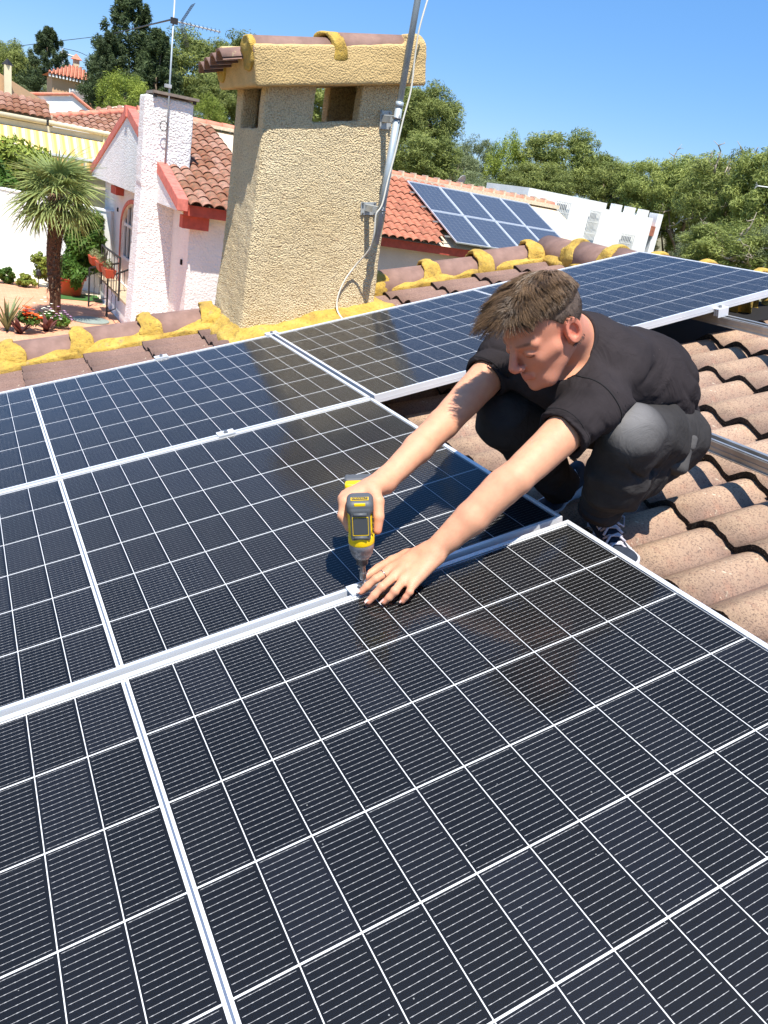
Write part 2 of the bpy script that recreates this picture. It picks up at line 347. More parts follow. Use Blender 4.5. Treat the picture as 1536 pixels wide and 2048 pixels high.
def sdf_mesh(f, lo, hi, res, B=8, margin=1.15):
    lo = np.asarray(lo, float); hi = np.asarray(hi, float)
    nb = np.maximum(1, np.ceil((hi - lo) / (res * B)).astype(int))
    I = np.stack(np.meshgrid(*[np.arange(k) for k in nb], indexing='ij'), -1).reshape(-1, 3)
    cen = lo + (I + .5) * B * res; rad = B * res * math.sqrt(3) / 2
    d = np.concatenate([f(cen[i:i + 20000]) for i in range(0, len(cen), 20000)])
    I = I[np.abs(d) < rad * margin + res]
    g = np.stack(np.meshgrid(*[np.arange(B + 1)] * 3, indexing='ij'), -1).reshape(-1, 3)
    NX, NY, NZ = nb * B + 3
    Vid = []; Vp = []; Q = []
    off = np.array([[i, j, k] for i in (0, 1) for j in (0, 1) for k in (0, 1)])
    def cid(c): return (c[:, 0] + 1) * (NY * NZ) + (c[:, 1] + 1) * NZ + (c[:, 2] + 1)
    CH = 160
    for s in range(0, len(I), CH):
        bi = I[s:s + CH]; G = (bi[:, None, :] * B + g[None]).reshape(-1, 3)
        D = f(lo + G * res).reshape(len(bi), B + 1, B + 1, B + 1)
        c = [D[:, i:i + B, j:j + B, k:k + B] for i, j, k in off]; st = np.stack(c, -1)
        neg = st < 0; act = neg.any(-1) & ~neg.all(-1)
        if act.any():
            w = np.argwhere(act); vals = st[act]
            acc = np.zeros((len(w), 3)); cnt = np.zeros(len(w))
            for ax in range(3):
                for a in range(8):
                    if off[a][ax] == 0:
                        bb = a + (4, 2, 1)[ax]; da, db = vals[:, a], vals[:, bb]; cr = (da < 0) != (db < 0)
                        t = np.where(cr, da / np.where(cr, da - db, 1), 0)
                        pos = off[a] + t[:, None] * (off[bb] - off[a]); acc += pos * cr[:, None]; cnt += cr
            cell = bi[w[:, 0]] * B + w[:, 1:]
            Vid.append(cid(cell)); Vp.append(lo + (cell + acc / cnt[:, None]) * res)
            for ax in range(3):
                sl = [slice(0, B)] * 3; s1 = list(sl); s1[ax] = slice(1, B + 1)
                A = D[(slice(None),) + tuple(sl)]; Bv = D[(slice(None),) + tuple(s1)]; cr = (A < 0) != (Bv < 0)
                if not cr.any(): continue
                w2 = np.argwhere(cr); gp = bi[w2[:, 0]] * B + w2[:, 1:]; inside = A[cr] < 0
                u_, v_ = (ax + 1) % 3, (ax + 2) % 3; eu = np.eye(3, dtype=int)[u_]; ev = np.eye(3, dtype=int)[v_]
                q = np.stack([cid(gp - eu - ev), cid(gp - ev), cid(gp), cid(gp - eu)], 1)
                q[~inside] = q[~inside][:, ::-1]; Q.append(q)
    if not Vid: return np.zeros((0, 3)), np.zeros((0, 4), int)
    Vid = np.concatenate(Vid); Vp = np.concatenate(Vp); Q = np.concatenate(Q)
    o = np.argsort(Vid); Vid = Vid[o]; Vp = Vp[o]
    J = np.searchsorted(Vid, Q); J = np.minimum(J, len(Vid) - 1); ok = (Vid[J] == Q).all(1)
    return Vp, J[ok]
def sdf_obj(name, f, lo, hi, res, mat, parent=None, attrs=None, smooth=True):
    V, F = sdf_mesh(f, lo, hi, res); 
    at = attrs(V) if attrs else None
    return obj(name, npmesh(name, V, F, mat, smooth, at), parent)

# ================================================================== our roof
def tile_mesh(name, width, waves, length, amp, thick, lift, mats, nseg=8, nu=1, seed=0, edge=.0, round_=1.0):
    """interlocking wave tile: x up the slope from the lip at 0, y across, z out"""
    rr = random.Random(seed); n = nseg * waves
    ys = [width * i / n for i in range(n + 1)]
    def prof(y): return amp * abs(math.sin(math.pi * y * waves / width)) ** round_
    V = []; W = []
    xs = [0.0] + [length * (i + 1) / nu for i in range(nu)]
    jag = [rr.uniform(-edge, edge) for _ in ys]
    for i, x in enumerate(xs):
        for j, y in enumerate(ys):
            V.append((x + (jag[j] if i == 0 else 0), y, prof(y) + lift * (1 - x / length))); W.append(prof(y) / amp)
    F = []; MI = []; m = len(ys)
    for i in range(len(xs) - 1):
        for j in range(m - 1): F.append((i * m + j, (i + 1) * m + j, (i + 1) * m + j + 1, i * m + j + 1)); MI.append(0)
    b = len(V)
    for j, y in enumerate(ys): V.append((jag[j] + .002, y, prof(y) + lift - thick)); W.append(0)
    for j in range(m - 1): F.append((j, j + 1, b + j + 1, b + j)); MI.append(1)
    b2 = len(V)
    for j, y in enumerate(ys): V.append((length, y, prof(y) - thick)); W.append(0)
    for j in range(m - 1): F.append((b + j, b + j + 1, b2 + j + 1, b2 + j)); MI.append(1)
    F = [tuple(reversed(f)) for f in F]
    me = bpy.data.meshes.new(name); me.from_pydata(V, [], F)
    for mm in mats: me.materials.append(mm)
    me.polygons.foreach_set('material_index', MI); me.polygons.foreach_set('use_smooth', [k == 0 for k in MI])
    a = me.attributes.new('wave', 'FLOAT', 'POINT'); a.data.foreach_set('value', W); me.update(); return me
roof = empty('tiled_roof', label='brown concrete tiled roof that the solar panels are being fixed to', cat='roof', mw=MR)
LIPS = [-1.63, -1.31, -.99, -.67, -.343, -.013, .317, .646, .97, 1.275, 1.568, 1.885, 2.205, 2.54, 2.868, 3.195, 3.5]
TW = .316; V0 = .038 - TW * 8
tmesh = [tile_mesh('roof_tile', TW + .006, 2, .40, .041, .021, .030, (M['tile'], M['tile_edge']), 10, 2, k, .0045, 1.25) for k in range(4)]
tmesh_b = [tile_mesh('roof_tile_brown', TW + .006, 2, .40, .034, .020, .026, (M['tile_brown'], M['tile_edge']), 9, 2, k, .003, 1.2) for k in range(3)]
rr = random.Random(4)
for u in LIPS:
    for k in range(0, 20):
        v = V0 + k * TW
        if v > 3.3: continue
        under = v > 2.1
        if u < 0.9 and v < 2.0: continue                # wholly under the panels
        if under and u < -.9: continue
        if u > 2.3 and v < -1.2: continue
        if u > 1.9 and 1.3 < v < 2.0: continue
        o = bpy.data.objects.new('roof_tile', (tmesh_b if under else tmesh)[rr.randrange(3)]); COL.objects.link(o); o.parent = roof
        o.location = (u + rr.uniform(-.004, .004), v, -.212 + rr.uniform(-.001, .003)); o.rotation_euler = (0, rr.uniform(-.006, .004), rr.uniform(-.006, .006))
mb = MB(); mb.box((-2.4, -2.6, -.30), (3.72, 3.50, -.225)); o = mb.build('roof_deck', M['dark'], roof)
mb = MB(); mb.box((-2.3, 3.42, -3.4), (3.6, 3.50, -.235)); o = mb.build('gable_wall', M['cream'], roof)
# verge and ridge caps, laid in yellow mortar
def cap_mesh(name, L, r0, r1, th=.016, n=12):
    V = []; 
    for x, r in ((0, r0), (L, r1)):
        for k in range(n + 1):
            a = math.pi * k / n; V.append((x, -math.cos(a) * r, math.sin(a) * r * .92))
    for x, r in ((0, r0 - th), (L, r1 - th)):
        for k in range(n + 1):
            a = math.pi * k / n; V.append((x, -math.cos(a) * r, math.sin(a) * r * .92))
    m = n + 1; F = []
    for k in range(n): F += [(k, m + k, m + k + 1, k + 1), (2 * m + k, 2 * m + k + 1, 3 * m + k + 1, 3 * m + k), (k, k + 1, 2 * m + k + 1, 2 * m + k), (m + k + 1, m + k, 3 * m + k, 3 * m + k + 1)]
    F = [tuple(reversed(f)) for f in F]
    me = bpy.data.meshes.new(name); me.from_pydata(V, [], F); me.materials.append(M['brown_cap']); me.polygons.foreach_set('use_smooth', [True] * len(F)); me.update(); return me
cm = cap_mesh('ridge_tile', .42, .128, .106)
VJ = [-.79, -.415, -.045, .335, .714, 1.09, 1.46, 1.82, 2.20, 2.60, 3.00, 3.43]      # joints along the verge
def wob(f, a, s):
    W_ = Wob(f, 7, s); return lambda P: a * W_(P)
wA, wB = Wob(38, 8, 1), Wob(110, 8, 2)
for i in range(len(VJ) - 1):
    if 1.09 <= VJ[i] < 1.80: continue         # the chimney stands here
    o = bpy.data.objects.new('ridge_tile', cm); COL.objects.link(o); o.parent = roof
    L = VJ[i + 1] - VJ[i]
    o.location = (VJ[i] + .0, 3.455 + rr.uniform(-.006, .006), -.165 + rr.uniform(-.004, .006)); o.rotation_euler = (0, .02, rr.uniform(-.012, .012)); o.scale = (L / .37, 1, 1)
for i in range(5):
    o = bpy.data.objects.new('ridge_tile', cm); COL.objects.link(o); o.parent = roof
    o.location = (3.60, 3.10 - i * .37 + .36, -.150); o.rotation_euler = (0, .0, -math.pi / 2 + rr.uniform(-.02, .02))
def collar_f(u0, lean=0.0, along='u', seed=0):
    W1 = Wob(60, 7, seed)
    def f(P):
        if along == 'u': x, y, z = P[:, 0] - u0, P[:, 1] - 3.455, P[:, 2] + .168
        else: x, y, z = P[:, 1] - u0, P[:, 0] - 3.60, P[:, 2] + .153
        r = np.sqrt(y * y + z * z) ; ring = np.abs(r - .1205) - .0055 - .006 * np.clip(1 - np.abs(x) / .05, 0, 1)
        hw = .030 + .034 * np.clip(-y / .12, 0, 1) + .006 * np.sin(y * 70 + x * 30)
        d = np.maximum(ring, np.abs(x - .25 * y * lean) - hw) 
        return d - .003 + .0035 * W1(P)
    return f
for i, u in enumerate(VJ):
    if 1.2 < u < 1.80: continue
    sdf_obj('mortar_collar', collar_f(u, (.3 if i % 2 else -.2), 'u', 20 + i), (u - .12, 3.26, -.24), (u + .12, 3.64, .02), .0065, M['mortar'], roof)
for i in range(5):
    v = 3.10 - i * .37
    sdf_obj('mortar_collar', collar_f(v, .3, 'v', 40 + i), (3.40, v - .12, -.24), (3.80, v + .12, .02), .0075, M['mortar'], roof)
def fillet_f(P):
    u, v, n = P[:, 0], P[:, 1], P[:, 2]
    lo = 3.300 + .020 * np.sin(u * 9.1) + .014 * np.sin(u * 23 + 1) + .03 * np.clip((u - 1.9) / 1.7, 0, 1)
    top = -.150 + .95 * (v - lo) * .55
    d = np.maximum(n - np.minimum(top, -.085), np.maximum(lo - v, v - 3.47)) * .75
    d = np.maximum(d, -.23 - n)
    return d + .0022 * wA(P) + .0010 * wB(P)
sdf_obj('mortar_bed', fillet_f, (-1.2, 3.2, -.25), (1.14, 3.5, -.03), .0085, M['mortar'], roof)
sdf_obj('mortar_bed', fillet_f, (1.93, 3.2, -.25), (3.62, 3.5, -.03), .0085, M['mortar'], roof)
def fillet2_f(P):
    u, v, n = P[:, 0], P[:, 1], P[:, 2]
    lo = 3.455 + .012 * np.sin(v * 17); top = -.16 + .6 * (u - lo)
    d = np.maximum(n - np.minimum(top, -.08), np.maximum(lo - u, u - 3.6)) * .8
    return np.maximum(d, -.23 - n) + .005 * wA(P)
sdf_obj('mortar_bed', fillet2_f, (3.40, 1.6, -.25), (3.64, 3.40, -.03), .009, M['mortar'], roof)
def skirt_f(P):                                           # lumpy mortar round the chimney foot
    u, v, n = P[:, 0], P[:, 1], P[:, 2]
    dx = np.maximum(np.maximum(1.17 - u, u - 1.95), 0); dy = np.maximum(np.maximum(3.0 - v, v - 3.5), 0)
    r = np.hypot(dx, dy) + .04 * np.sin(u * 13 + 2) * .5
    h = -.10 - .45 * r - np.clip(r - .14, 0, 1) * 1.2
    return (np.maximum(n - h, -.235 - n)) * .7 + .005 * wA(P) + .003 * wB(P)
sdf_obj('mortar_skirt', skirt_f, (.88, 2.62, -.25), (2.25, 3.5, -.04), .009, M['mortar'], roof)

# ================================================================== solar modules
PL, PW = 2.214, 1.128; PU, PG, PVs, PM = .0907, .0074, .1835, .0135
cell_me = MB().box((0, 0, -.00005), (PU - .0017, PVs - .0034, .00005)).mesh('cell', M['cell'])
def frame_bar(L, inv=False):
    """bar along x, outer face at y=0, lip towards +y"""
    b = MB(); b.box((0, 0, -.032), (L, .0022, 0)); b.box((0, .0022, -.0022), (L, .0060, 0)); b.box((0, .0060, -.0032), (L, .0115, -.0009))
    b.box((0, .0022, -.032), (L, .024, -.030)); b.box((0, -.0006, -.020), (L, 0, -.0185)); return b
fbL = frame_bar(PL).mesh('frame_bar', M['alu']); fbW = frame_bar(PW - .004).mesh('frame_bar_short', M['alu'])
def solar_panel(label, u0, v0, tilt=0.0, lenscale=1.0):
    """u0, v0: the corner lowest on the slope and nearest the camera"""
    mwl = MR @ Matrix.Translation((u0, v0, 0)) @ Matrix.Rotation(-tilt, 4, 'Y') @ Matrix.Scale(lenscale, 4, (1, 0, 0))
    e = empty('solar_module', label=label, cat='solar panel', group='solar panels being mounted on the brown roof', mw=mwl)
    MB().box((.004, .004, -.0060), (PL - .004, PW - .004, -.0050)).build('backsheet', M['backsheet'], e)
    g = MB().add([(.009, .009, -.0022), (PL - .009, .009, -.0022), (PL - .009, PW - .009, -.0022), (.009, PW - .009, -.0022)], [(0, 1, 2, 3)]).build('glass', M['glass'], e)
    for me, loc, rz in ((fbL, (0, 0, 0), 0), (fbL, (PL, PW, 0), math.pi), (fbW, (PL, .002, 0), math.pi / 2), (fbW, (0, PW - .002, 0), -math.pi / 2)):
        o = bpy.data.objects.new('frame_bar', me); COL.objects.link(o); o.parent = e; o.location = loc; o.rotation_euler = (0, 0, rz)
    MB().box((PL / 2 - .0019, .02, -.0049), (PL / 2 + .0019, PW - .02, -.0046)).build('bus_ribbon', M['ribbon'], e)
    for k in range(7): pass
    for j in range(6):
        for i in range(24):
            o = bpy.data.objects.new('cell', cell_me); COL.objects.link(o); o.parent = e
            x = PL / 2 + (PG + (i - 12) * PU if i >= 12 else -PG - (12 - i) * PU + .0017)
            o.location = (x, PM + j * PVs + .0017, -.00489)
    return e
solar_panel('nearest solar panel, lying in the foreground under the left hand', -1.107, -1.128)
solar_panel('middle solar panel, beneath the drill and the black drill shadow', -1.107, .022)
solar_panel('far left solar panel that mirrors the left half of the chimney', -1.107, 1.161)
solar_panel('far right solar panel behind the head, one frame edge bare to the right', 1.124, 1.161, .0125, 1.02)
# rails and clamps
def rail_mb(L):
    b = MB(); h, w_ = .040, .019
    for s in (-1, 1):
        b.box((s * w_ - .0016, 0, -h), (s * w_ + .0016, L, -.004)); b.box((s * w_ - (.009 if s > 0 else -.0016), 0, -.004), (s * w_ + (.0016 if s > 0 else .0090), L, 0))
        b.box((s * (w_ + .0016), 0, -h), (s * (w_ + .0016) + s * .006, L, -h + .003)) if s > 0 else b.box((s * (w_ + .0076), 0, -h), (s * (w_ + .0016), L, -h + .003))
        b.box((s * (w_ + .0016) if s > 0 else -w_ - .0036, 0, -.024), (w_ + .0036 if s > 0 else -w_ - .0016, L, -.021))
    b.box((-w_ + .0016, 0, -h), (w_ - .0016, L, -h + .002)); b.box((-w_ + .0016, 0, -.020), (w_ - .0016, L, -.018)); return b
def rail(u, v0, v1, label):
    e = rail_mb(v1 - v0).build('mounting_rail', M['rail']); e.matrix_world = MR @ Matrix.Translation((u, v0, -.033)); tag(e, label, 'rail', 'aluminium mounting rails across the tiles'); return e
rail(-.56, -1.4, 2.34, 'aluminium rail under the left part of the three panel rows')
rail(.555, -1.4, 2.33, 'aluminium rail hidden under the panels, below the drill bit')
rail(1.815, -1.6, 2.33, 'aluminium rail crossing the bare tiles behind the crouching man')
rail(2.845, -1.6, 2.33, 'aluminium rail leaving the far right panel under its edge clamp')
def clamp(u, v, label, end=False, parent=None):
    e = empty('module_clamp', label=label, cat='clamp', group='aluminium panel clamps', mw=MR @ Matrix.Translation((u, v, 0)))
    b = MB(); b.box((-.030, -.019, .001), (.030, .019, .0045)); b.box((-.030, -.019, .0045), (.030, -.015, .0065)); b.box((-.030, .015, .0045), (.030, .019, .0065))
    b.box((-.028, -.0075, -.03), (.028, -.0055, .001)); b.box((-.028, .0055, -.03), (.028, .0075, .001))
    if end:
        b.box((-.030, -.021, -.034), (.030, -.018, .004)) if end < 0 else b.box((-.030, .018, -.034), (.030, .021, .004))
    b.build('clamp_body', M['steel'] if False else M['alu'], e, bevel=.0006)
    c = MB(); c.tube([(0, 0, .004), (0, 0, .0065)], .0085, 14); c.tube([(0, 0, .0065), (0, 0, .0135)], .0062, 6); c.build('bolt', M['bolt'], e)
    return e
clamp(.538, .011, 'panel clamp being screwed down by the drill')
clamp(.554, 1.156, 'panel clamp on the seam between middle and far left panel')
clamp(.577, 2.297, 'panel clamp on the far edge of the far left panel', 1)
clamp(1.116, 2.297, 'panel clamp at the top of the seam near the chimney', 1)
clamp(2.83, 1.153, 'panel clamp on the bare near edge of the far right panel', -1)
clamp(2.10, 2.297, 'panel clamp behind the far right panel, beside the loose tiles', 1)

# ================================================================== chimney
CY = 2.975
chim = empty('rendered_chimney', rp(1.55, 3.2, -.2), 'beige pebble-rendered chimney with an ochre capped top', 'chimney')
cinv = np.array(chim.location)
def local(f): return lambda P: f(P + cinv)
def ztop(X): return 4.372 + (X - 1.16) * .212              # underside of the leaning cap
ch1, ch2 = Wob(150, 9, 5), Wob(34, 7, 6)
BX0, BX1, BY0, BY1 = 1.165, 1.945, CY, CY + .52
def shaft_f(P):
    X, Y, Z = P[:, 0], P[:, 1], P[:, 2]
    fl = .020 * np.clip((3.9 - Z) / .7, 0, 1.3) ** 2
    d = np.maximum(np.maximum(BX0 - fl - X, X - BX1 - fl), np.maximum(BY0 - fl - Y, Y - BY1))
    q = np.stack([np.abs(X - (BX0 + BX1) / 2) - (BX1 - BX0) / 2 - fl, np.abs(Y - (BY0 + BY1) / 2) - (BY1 - BY0) / 2 - fl], 1) + .018
    d = np.linalg.norm(np.maximum(q, 0), axis=1) + np.minimum(q.max(1), 0) - .018
    d = np.maximum(d, np.maximum(Z - ztop(X) - .01, 3.0 - Z))
    # hollow top with an opening in each wall
    inner = np.maximum(np.maximum(np.abs(X - 1.555) - .30, np.abs(Y - 3.235) - .17), 4.12 - Z)
    d = np.maximum(d, -inner)
    sill = ztop(X) - .172
    of = np.maximum(np.maximum(np.maximum(1.433 - X, X - 1.690), np.maximum(Y - 3.2, 2.8 - Y)), sill - Z)
    ob = np.maximum(np.maximum(np.maximum(1.50 - X, X - 1.685), np.maximum(3.2 - Y, Y - 3.7)), sill - .03 - Z)
    ol = np.maximum(np.maximum(np.maximum(X - 1.4, 1.0 - X), np.maximum(3.068 - Y, Y - 3.365)), 4.182 - Z)
    for o_ in (of, ob, ol): d = smax(d, -o_, .012)
    return (d + .0011 * ch1(P) + .0016 * ch2(P)) * .85
sdf_obj('shaft', local(shaft_f), np.array([1.10, 2.91, 3.0]) - cinv, np.array([2.02, 3.56, 4.62]) - cinv, .0085, M['stucco'], chim)
# soot-black flue mouth inside the hollow
MB().box((-.27, -.12, 4.10 - cinv[2]), (.27, .20, 4.125 - cinv[2])).build('flue', M['soot'], chim)
ca, sa = math.cos(.208), math.sin(.208)
RC = np.array([[ca, 0, sa], [0, 1, 0], [-sa, 0, ca]])      # cap frame: x along the lean
c0 = np.array([1.085, CY - .085, ztop(1.085)])
cw = Wob(26, 7, 9); cw2 = Wob(90, 7, 10)
def cap_f(P):
    q = (P - c0) @ RC.T; x, y, z = q[:, 0], q[:, 1], q[:, 2]
    L, Wd, Hh = .955, .66, .185
    d = rbox(q, (L / 2, Wd / 2, Hh / 2), (L / 2, Wd / 2, Hh / 2), .012)
    # rounded far end
    r = .06; e = np.stack([x - (L - r), z - (Hh + .045 - r)], 1)
    # half-round cap tile bedding bulge along the front edge
    bul = np.maximum(np.hypot(y - .085, z - .138) - .070, np.maximum(.004 - x, x - L + .02))
    d = smin(d, bul, .015)
    bul2 = np.maximum(np.hypot(y - Wd + .085, z - .125) - .080, np.maximum(.004 - x, x - L + .02))
    d = smin(d, bul2, .015)
    end = np.maximum(np.maximum(x - L, L - .115 - x), np.maximum(z - .235, -z)); end = np.maximum(end, np.maximum(-y, y - .17)); 
    d = smin(d, end, .03)
    corner = np.hypot(np.maximum(x - (L - .07), 0), np.maximum(z - .165, 0)) - .07
    d = smax(d, corner, .01)
    return (d + .0016 * cw(P) + .0007 * cw2(P)) * .9
sdf_obj('cap', local(cap_f), np.array([.98, 2.80, 4.25]) - cinv, np.array([2.15, 3.64, 4.95]) - cinv, .0085, M['cap'], chim)
def cap_m(x, y, z, rz=0, sx=1):
    R4 = Matrix(((ca, 0, -sa, c0[0] - cinv[0]), (0, 1, 0, c0[1] - cinv[1]), (sa, 0, ca, c0[2] - cinv[2]), (0, 0, 0, 1)))
    return R4 @ Matrix.Translation((x, y, z)) @ Matrix.Rotation(rz, 4, 'Z') @ Matrix.Diagonal((sx, 1, 1, 1))
cm2 = cap_mesh('cap_tile', .42, .084, .074, .012)
for x, y, z in ((.0, .085, .150), (.435, .085, .165), (.0, .575, .120), (.435, .575, .125)):
    o = obj('cap_tile', cm2, chim, cap_m(x, y, z, 0, 1.02))
def capcol(P):
    q = (P - c0) @ RC.T; x, y, z = q[:, 0] - .425, q[:, 1] - .085, q[:, 2] - .155
    r = np.hypot(y, z); return np.maximum(np.abs(r - .082) - .007, np.abs(x + y * .4) - .026 - .02 * np.clip(-z / .08, 0, 1)) - .003 + .004 * Wob(70, 7, 3)(P)
sdf_obj('mortar_collar', local(capcol), np.array([1.35, 2.78, 4.5]) - cinv, np.array([1.65, 3.1, 4.80]) - cinv, .006, M['mortar'], chim)
def endplug(y0, zc, ln):
    def f(P):
        q = (P - c0) @ RC.T; x, y, z = q[:, 0], q[:, 1] - y0, q[:, 2] - zc
        return np.maximum(np.hypot(y, z) - .082, np.maximum(-.012 - x, x - ln)) + .003 * Wob(80, 7, 4)(P)
    return f
sdf_obj('mortar_plug', local(endplug(.085, .150, .02)), np.array([1.02, 2.78, 4.4]) - cinv, np.array([1.2, 3.1, 4.68]) - cinv, .006, M['mortar'], chim)
sdf_obj('mortar_plug', local(endplug(.575, .115, .02)), np.array([1.02, 3.3, 4.35]) - cinv, np.array([1.2, 3.6, 4.64]) - cinv, .006, M['mortar'], chim)
# row of small tiles over the left edge of the cap, lips to the left
sm = tile_mesh('small_tile', .118, 1, .20, .042, .012, .010, (M['brown_cap'], M['brown_cap']), 8, 1, 3, .002, .7)
for k in range(4):
    o = obj('small_tile', sm, chim, cap_m(-.115, .145 + k * .122, .125 - .014 * k) @ Matrix.Rotation(-.10, 4, 'Y'))
# antenna pole with its two wall brackets and the white cable
pole = empty('antenna_pole', (1.8350,2.8300,3.8879), 'tall galvanised pole bracketed to the front of the chimney', 'pole')
pl = Vector(pole.location)
pA, pB = Vector((1.8352,2.8350,3.7090)), Vector((1.8392,2.8150,4.3189)); dirp = (pB - pA).normalized()
joint = pA.lerp(pB, 1.0); top = pB + dirp * 1.35
b = MB(); b.tube([pA - pl, pB - pl + dirp * .11], .0195, 20); b.build('lower_pole', M['pole'], pole, True)
b = MB(); b.tube([pB - pl + dirp * .04, top - pl], .0165, 20); b.tube([pB - pl + dirp * .085, pB - pl + dirp * .112], .0215, 20); b.build('upper_pole', M['pole'], pole, True)
def bracket(cx, cy_px, zc, w2, h2, tiltz, label):
    e = empty('pole_bracket', (cx, CY - .006, zc), label, 'bracket', 'steel wall brackets of the pole')
    R2 = Matrix.Rotation(tiltz, 4, 'Y')
    b = MB(); b.box((-w2, -.002, -h2), (w2, .002, h2), 0, R2); b.build('back_plate', M['steel'], e, bevel=.0008)
    pp = pA + dirp * ((zc - pA.z) / dirp.z) - Vector(e.location)
    b = MB()
    for dz in (.018, -.006): 
        b.tube([(w2 * .0 - .02, 0, dz), (pp.x * .6, pp.y * .75, dz), (pp.x, pp.y - .022, dz)], .005, 6)
    b.box((-.024, -.105, -.014), (.004, -.002, .014)); b.build('arm', M['steel'], e)
    b = MB(); ring = [Vector((pp.x + .023 * math.cos(t), pp.y + .023 * math.sin(t), .006)) for t in [k * math.pi / 6 for k in range(13)]]
    b.tube(ring, .0042, 6); b.tube([(pp.x + .02, pp.y + .022, .006), (pp.x + .02, pp.y + .055, .006)], .004, 6); b.build('u_bolt', M['bolt'], e)
    for x, z in ((-w2 * .78, h2 * .78), (-w2 * .78, -h2 * .78), (w2 * .78, h2 * .78), (w2 * .78, -h2 * .78)):
        b = MB(); q = R2 @ Vector((x, -.004, z)); b.tube([q + Vector((0, 0, 0)), q + Vector((0, -.007, 0))], .0062, 6); b.build('bolt', M['bolt'], e)
_p = (1.8486,2.9750,4.3441); bracket(_p[0], 0, _p[2], .034, .046, -.13, 'upper steel bracket with a tall plate, just below the vent opening')
_p = (1.8248,2.9750,3.8814); bracket(_p[0], 0, _p[2], .048, .034, -.13, 'lower steel bracket with a wide plate, halfway down the chimney')
pts = [(1.8991,2.7900,4.9308), (1.8739,2.7900,4.7696), (1.8803,2.8000,4.6348), (1.8874,2.8000,4.4959), (1.8682,2.8000,4.3485), (1.8544,2.8000,4.1990), (1.8344,2.8000,4.0450), (1.8214,2.8000,3.9147), (1.7992,2.8100,3.8587), (1.8105,2.8200,3.7534), (1.8134,2.8600,3.6679), (1.7800,2.9300,3.5716), (1.7315,2.9450,3.4800), (1.7017,2.9450,3.3862), (1.7000,2.9300,3.3142), (1.7046,2.8700,3.2805), (1.7003,2.8000,3.2716)]
def smooth_pts(pts, n=4):
    P_ = [Vector(p) for p in pts]; out = []
    for i in range(len(P_) - 1):
        a, b_, c, d = P_[max(i - 1, 0)], P_[i], P_[i + 1], P_[min(i + 2, len(P_) - 1)]
        for k in range(n):
            t = k / n; out.append(.5 * ((2 * b_) + (c - a) * t + (2 * a - 5 * b_ + 4 * c - d) * t * t + (3 * b_ - a - 3 * c + d) * t ** 3))
    return out + [P_[-1]]
b = MB(); b.tube(smooth_pts(pts), .0048, 8); tag(b.build('antenna_cable', M['cable'], None, True), 'white cable looping from the pole down the chimney front', 'cable')

# ================================================================== cordless driver
tip = np.array(rpn(.545, .012, .012)); 
_y = MRN @ np.array([.42, .907, 0]); _z = MRN @ np.array([.075, .0, 1.0]); _z /= np.linalg.norm(_z); _y -= _z * (_y @ _z); _y /= np.linalg.norm(_y); _x = np.cross(_y, _z)
DR = np.stack([_x, _y, _z], 1)                      # columns: right, along the handle, up the tool
def dl(x, y, z): return tip + DR @ np.array([x, y, z])
MD = Matrix([[*DR[i], tip[i]] for i in range(3)] + [[0, 0, 0, 1]])
M['yellow'] = simple('yellow_tool_plastic', (.97, .80, .06), .38, 0, 40, .04, 500, .0004, .2)
M['black_rubber'] = simple('charcoal_overmould', (.33, .34, .35), .55, 0, 0, 0, 400, .0005, .3)
M['tool_grey'] = simple('grey_gearcase', (.56, .56, .57), .38, .35, 20, .08)
M['tool_dark'] = simple('dark_plastic', (.20, .20, .21), .5)
drill = empty('cordless_driver', label='yellow and grey cordless driver held upright over the clamp', cat='power tool', mw=MD)
b = MB(); b.lathe([(.0030, 0), (.0032, .02), (.0032, .055)], 6); b.lathe([(.0072, .012), (.0078, .014), (.0078, .028), (.0072, .030)], 12); b.lathe([(.0048, .028), (.0062, .030), (.0062, .050)], 12); b.build('bit', M['bolt'], drill, False)
b = MB(); b.lathe([(.008, .048), (.0125, .051), (.0135, .060), (.0160, .066), (.0185, .071)], 24); b.build('chuck', M['tool_dark'], drill, True)
b = MB(); b.lathe([(.0175, .068), (.0215, .074), (.0245, .080), (.0255, .090), (.0275, .0915), (.0282, .104), (.0282, .108)], 32); b.build('gearcase', M['tool_grey'], drill, True)
b = MB(); b.lathe([(.0285, .106), (.0290, .108), (.0290, .124), (.0280, .127)], 32); b.build('front_ring', M['yellow'], drill, True)
def body_f(P):
    d = rbox(P - np.array([0, .004, .163]), (0, 0, 0), (.0275, .029, .043), .020)
    return smax(d, P[:, 2] - .206, .006)
sdf_obj('body', body_f, (-.035, -.035, .112), (.035, .042, .212), .0016, M['yellow'], drill)
def rear_f(P):
    d = rbox(P - np.array([0, .004, .196]), (0, 0, 0), (.0292, .0305, .018), .014)
    front = rbox(P - np.array([0, -.022, .160]), (0, 0, 0), (.0215, .0058, .038), .005)
    return smin(d, front, .004)
sdf_obj('rear_cover', rear_f, (-.036, -.036, .11), (.036, .042, .222), .0015, M['black_rubber'], drill)
b = MB(); b.box((-.0155, -.0292, .138), (.0155, -.0274, .178)); b.build('grey_window', simple('smoked_panel', (.30, .31, .32), .25), drill, bevel=.001)
b = MB()
for lo, hi in (((-.0172, -.0290, .1362), (.0172, -.0278, .1372)), ((-.0172, -.0290, .1788), (.0172, -.0278, .1798)), ((-.0172, -.0290, .1372), (-.0162, -.0278, .1788)), ((.0162, -.0290, .1372), (.0172, -.0278, .1788))): b.box(lo, hi)
b.build('yellow_outline', M['yellow'], drill)
for z in (.131, .186):
    b = MB(); b.tube([(-.014, -.0285, z), (.014, -.0285, z)], .0042, 10); b.build('rubber_bumper', M['black_rubber'], drill, True)
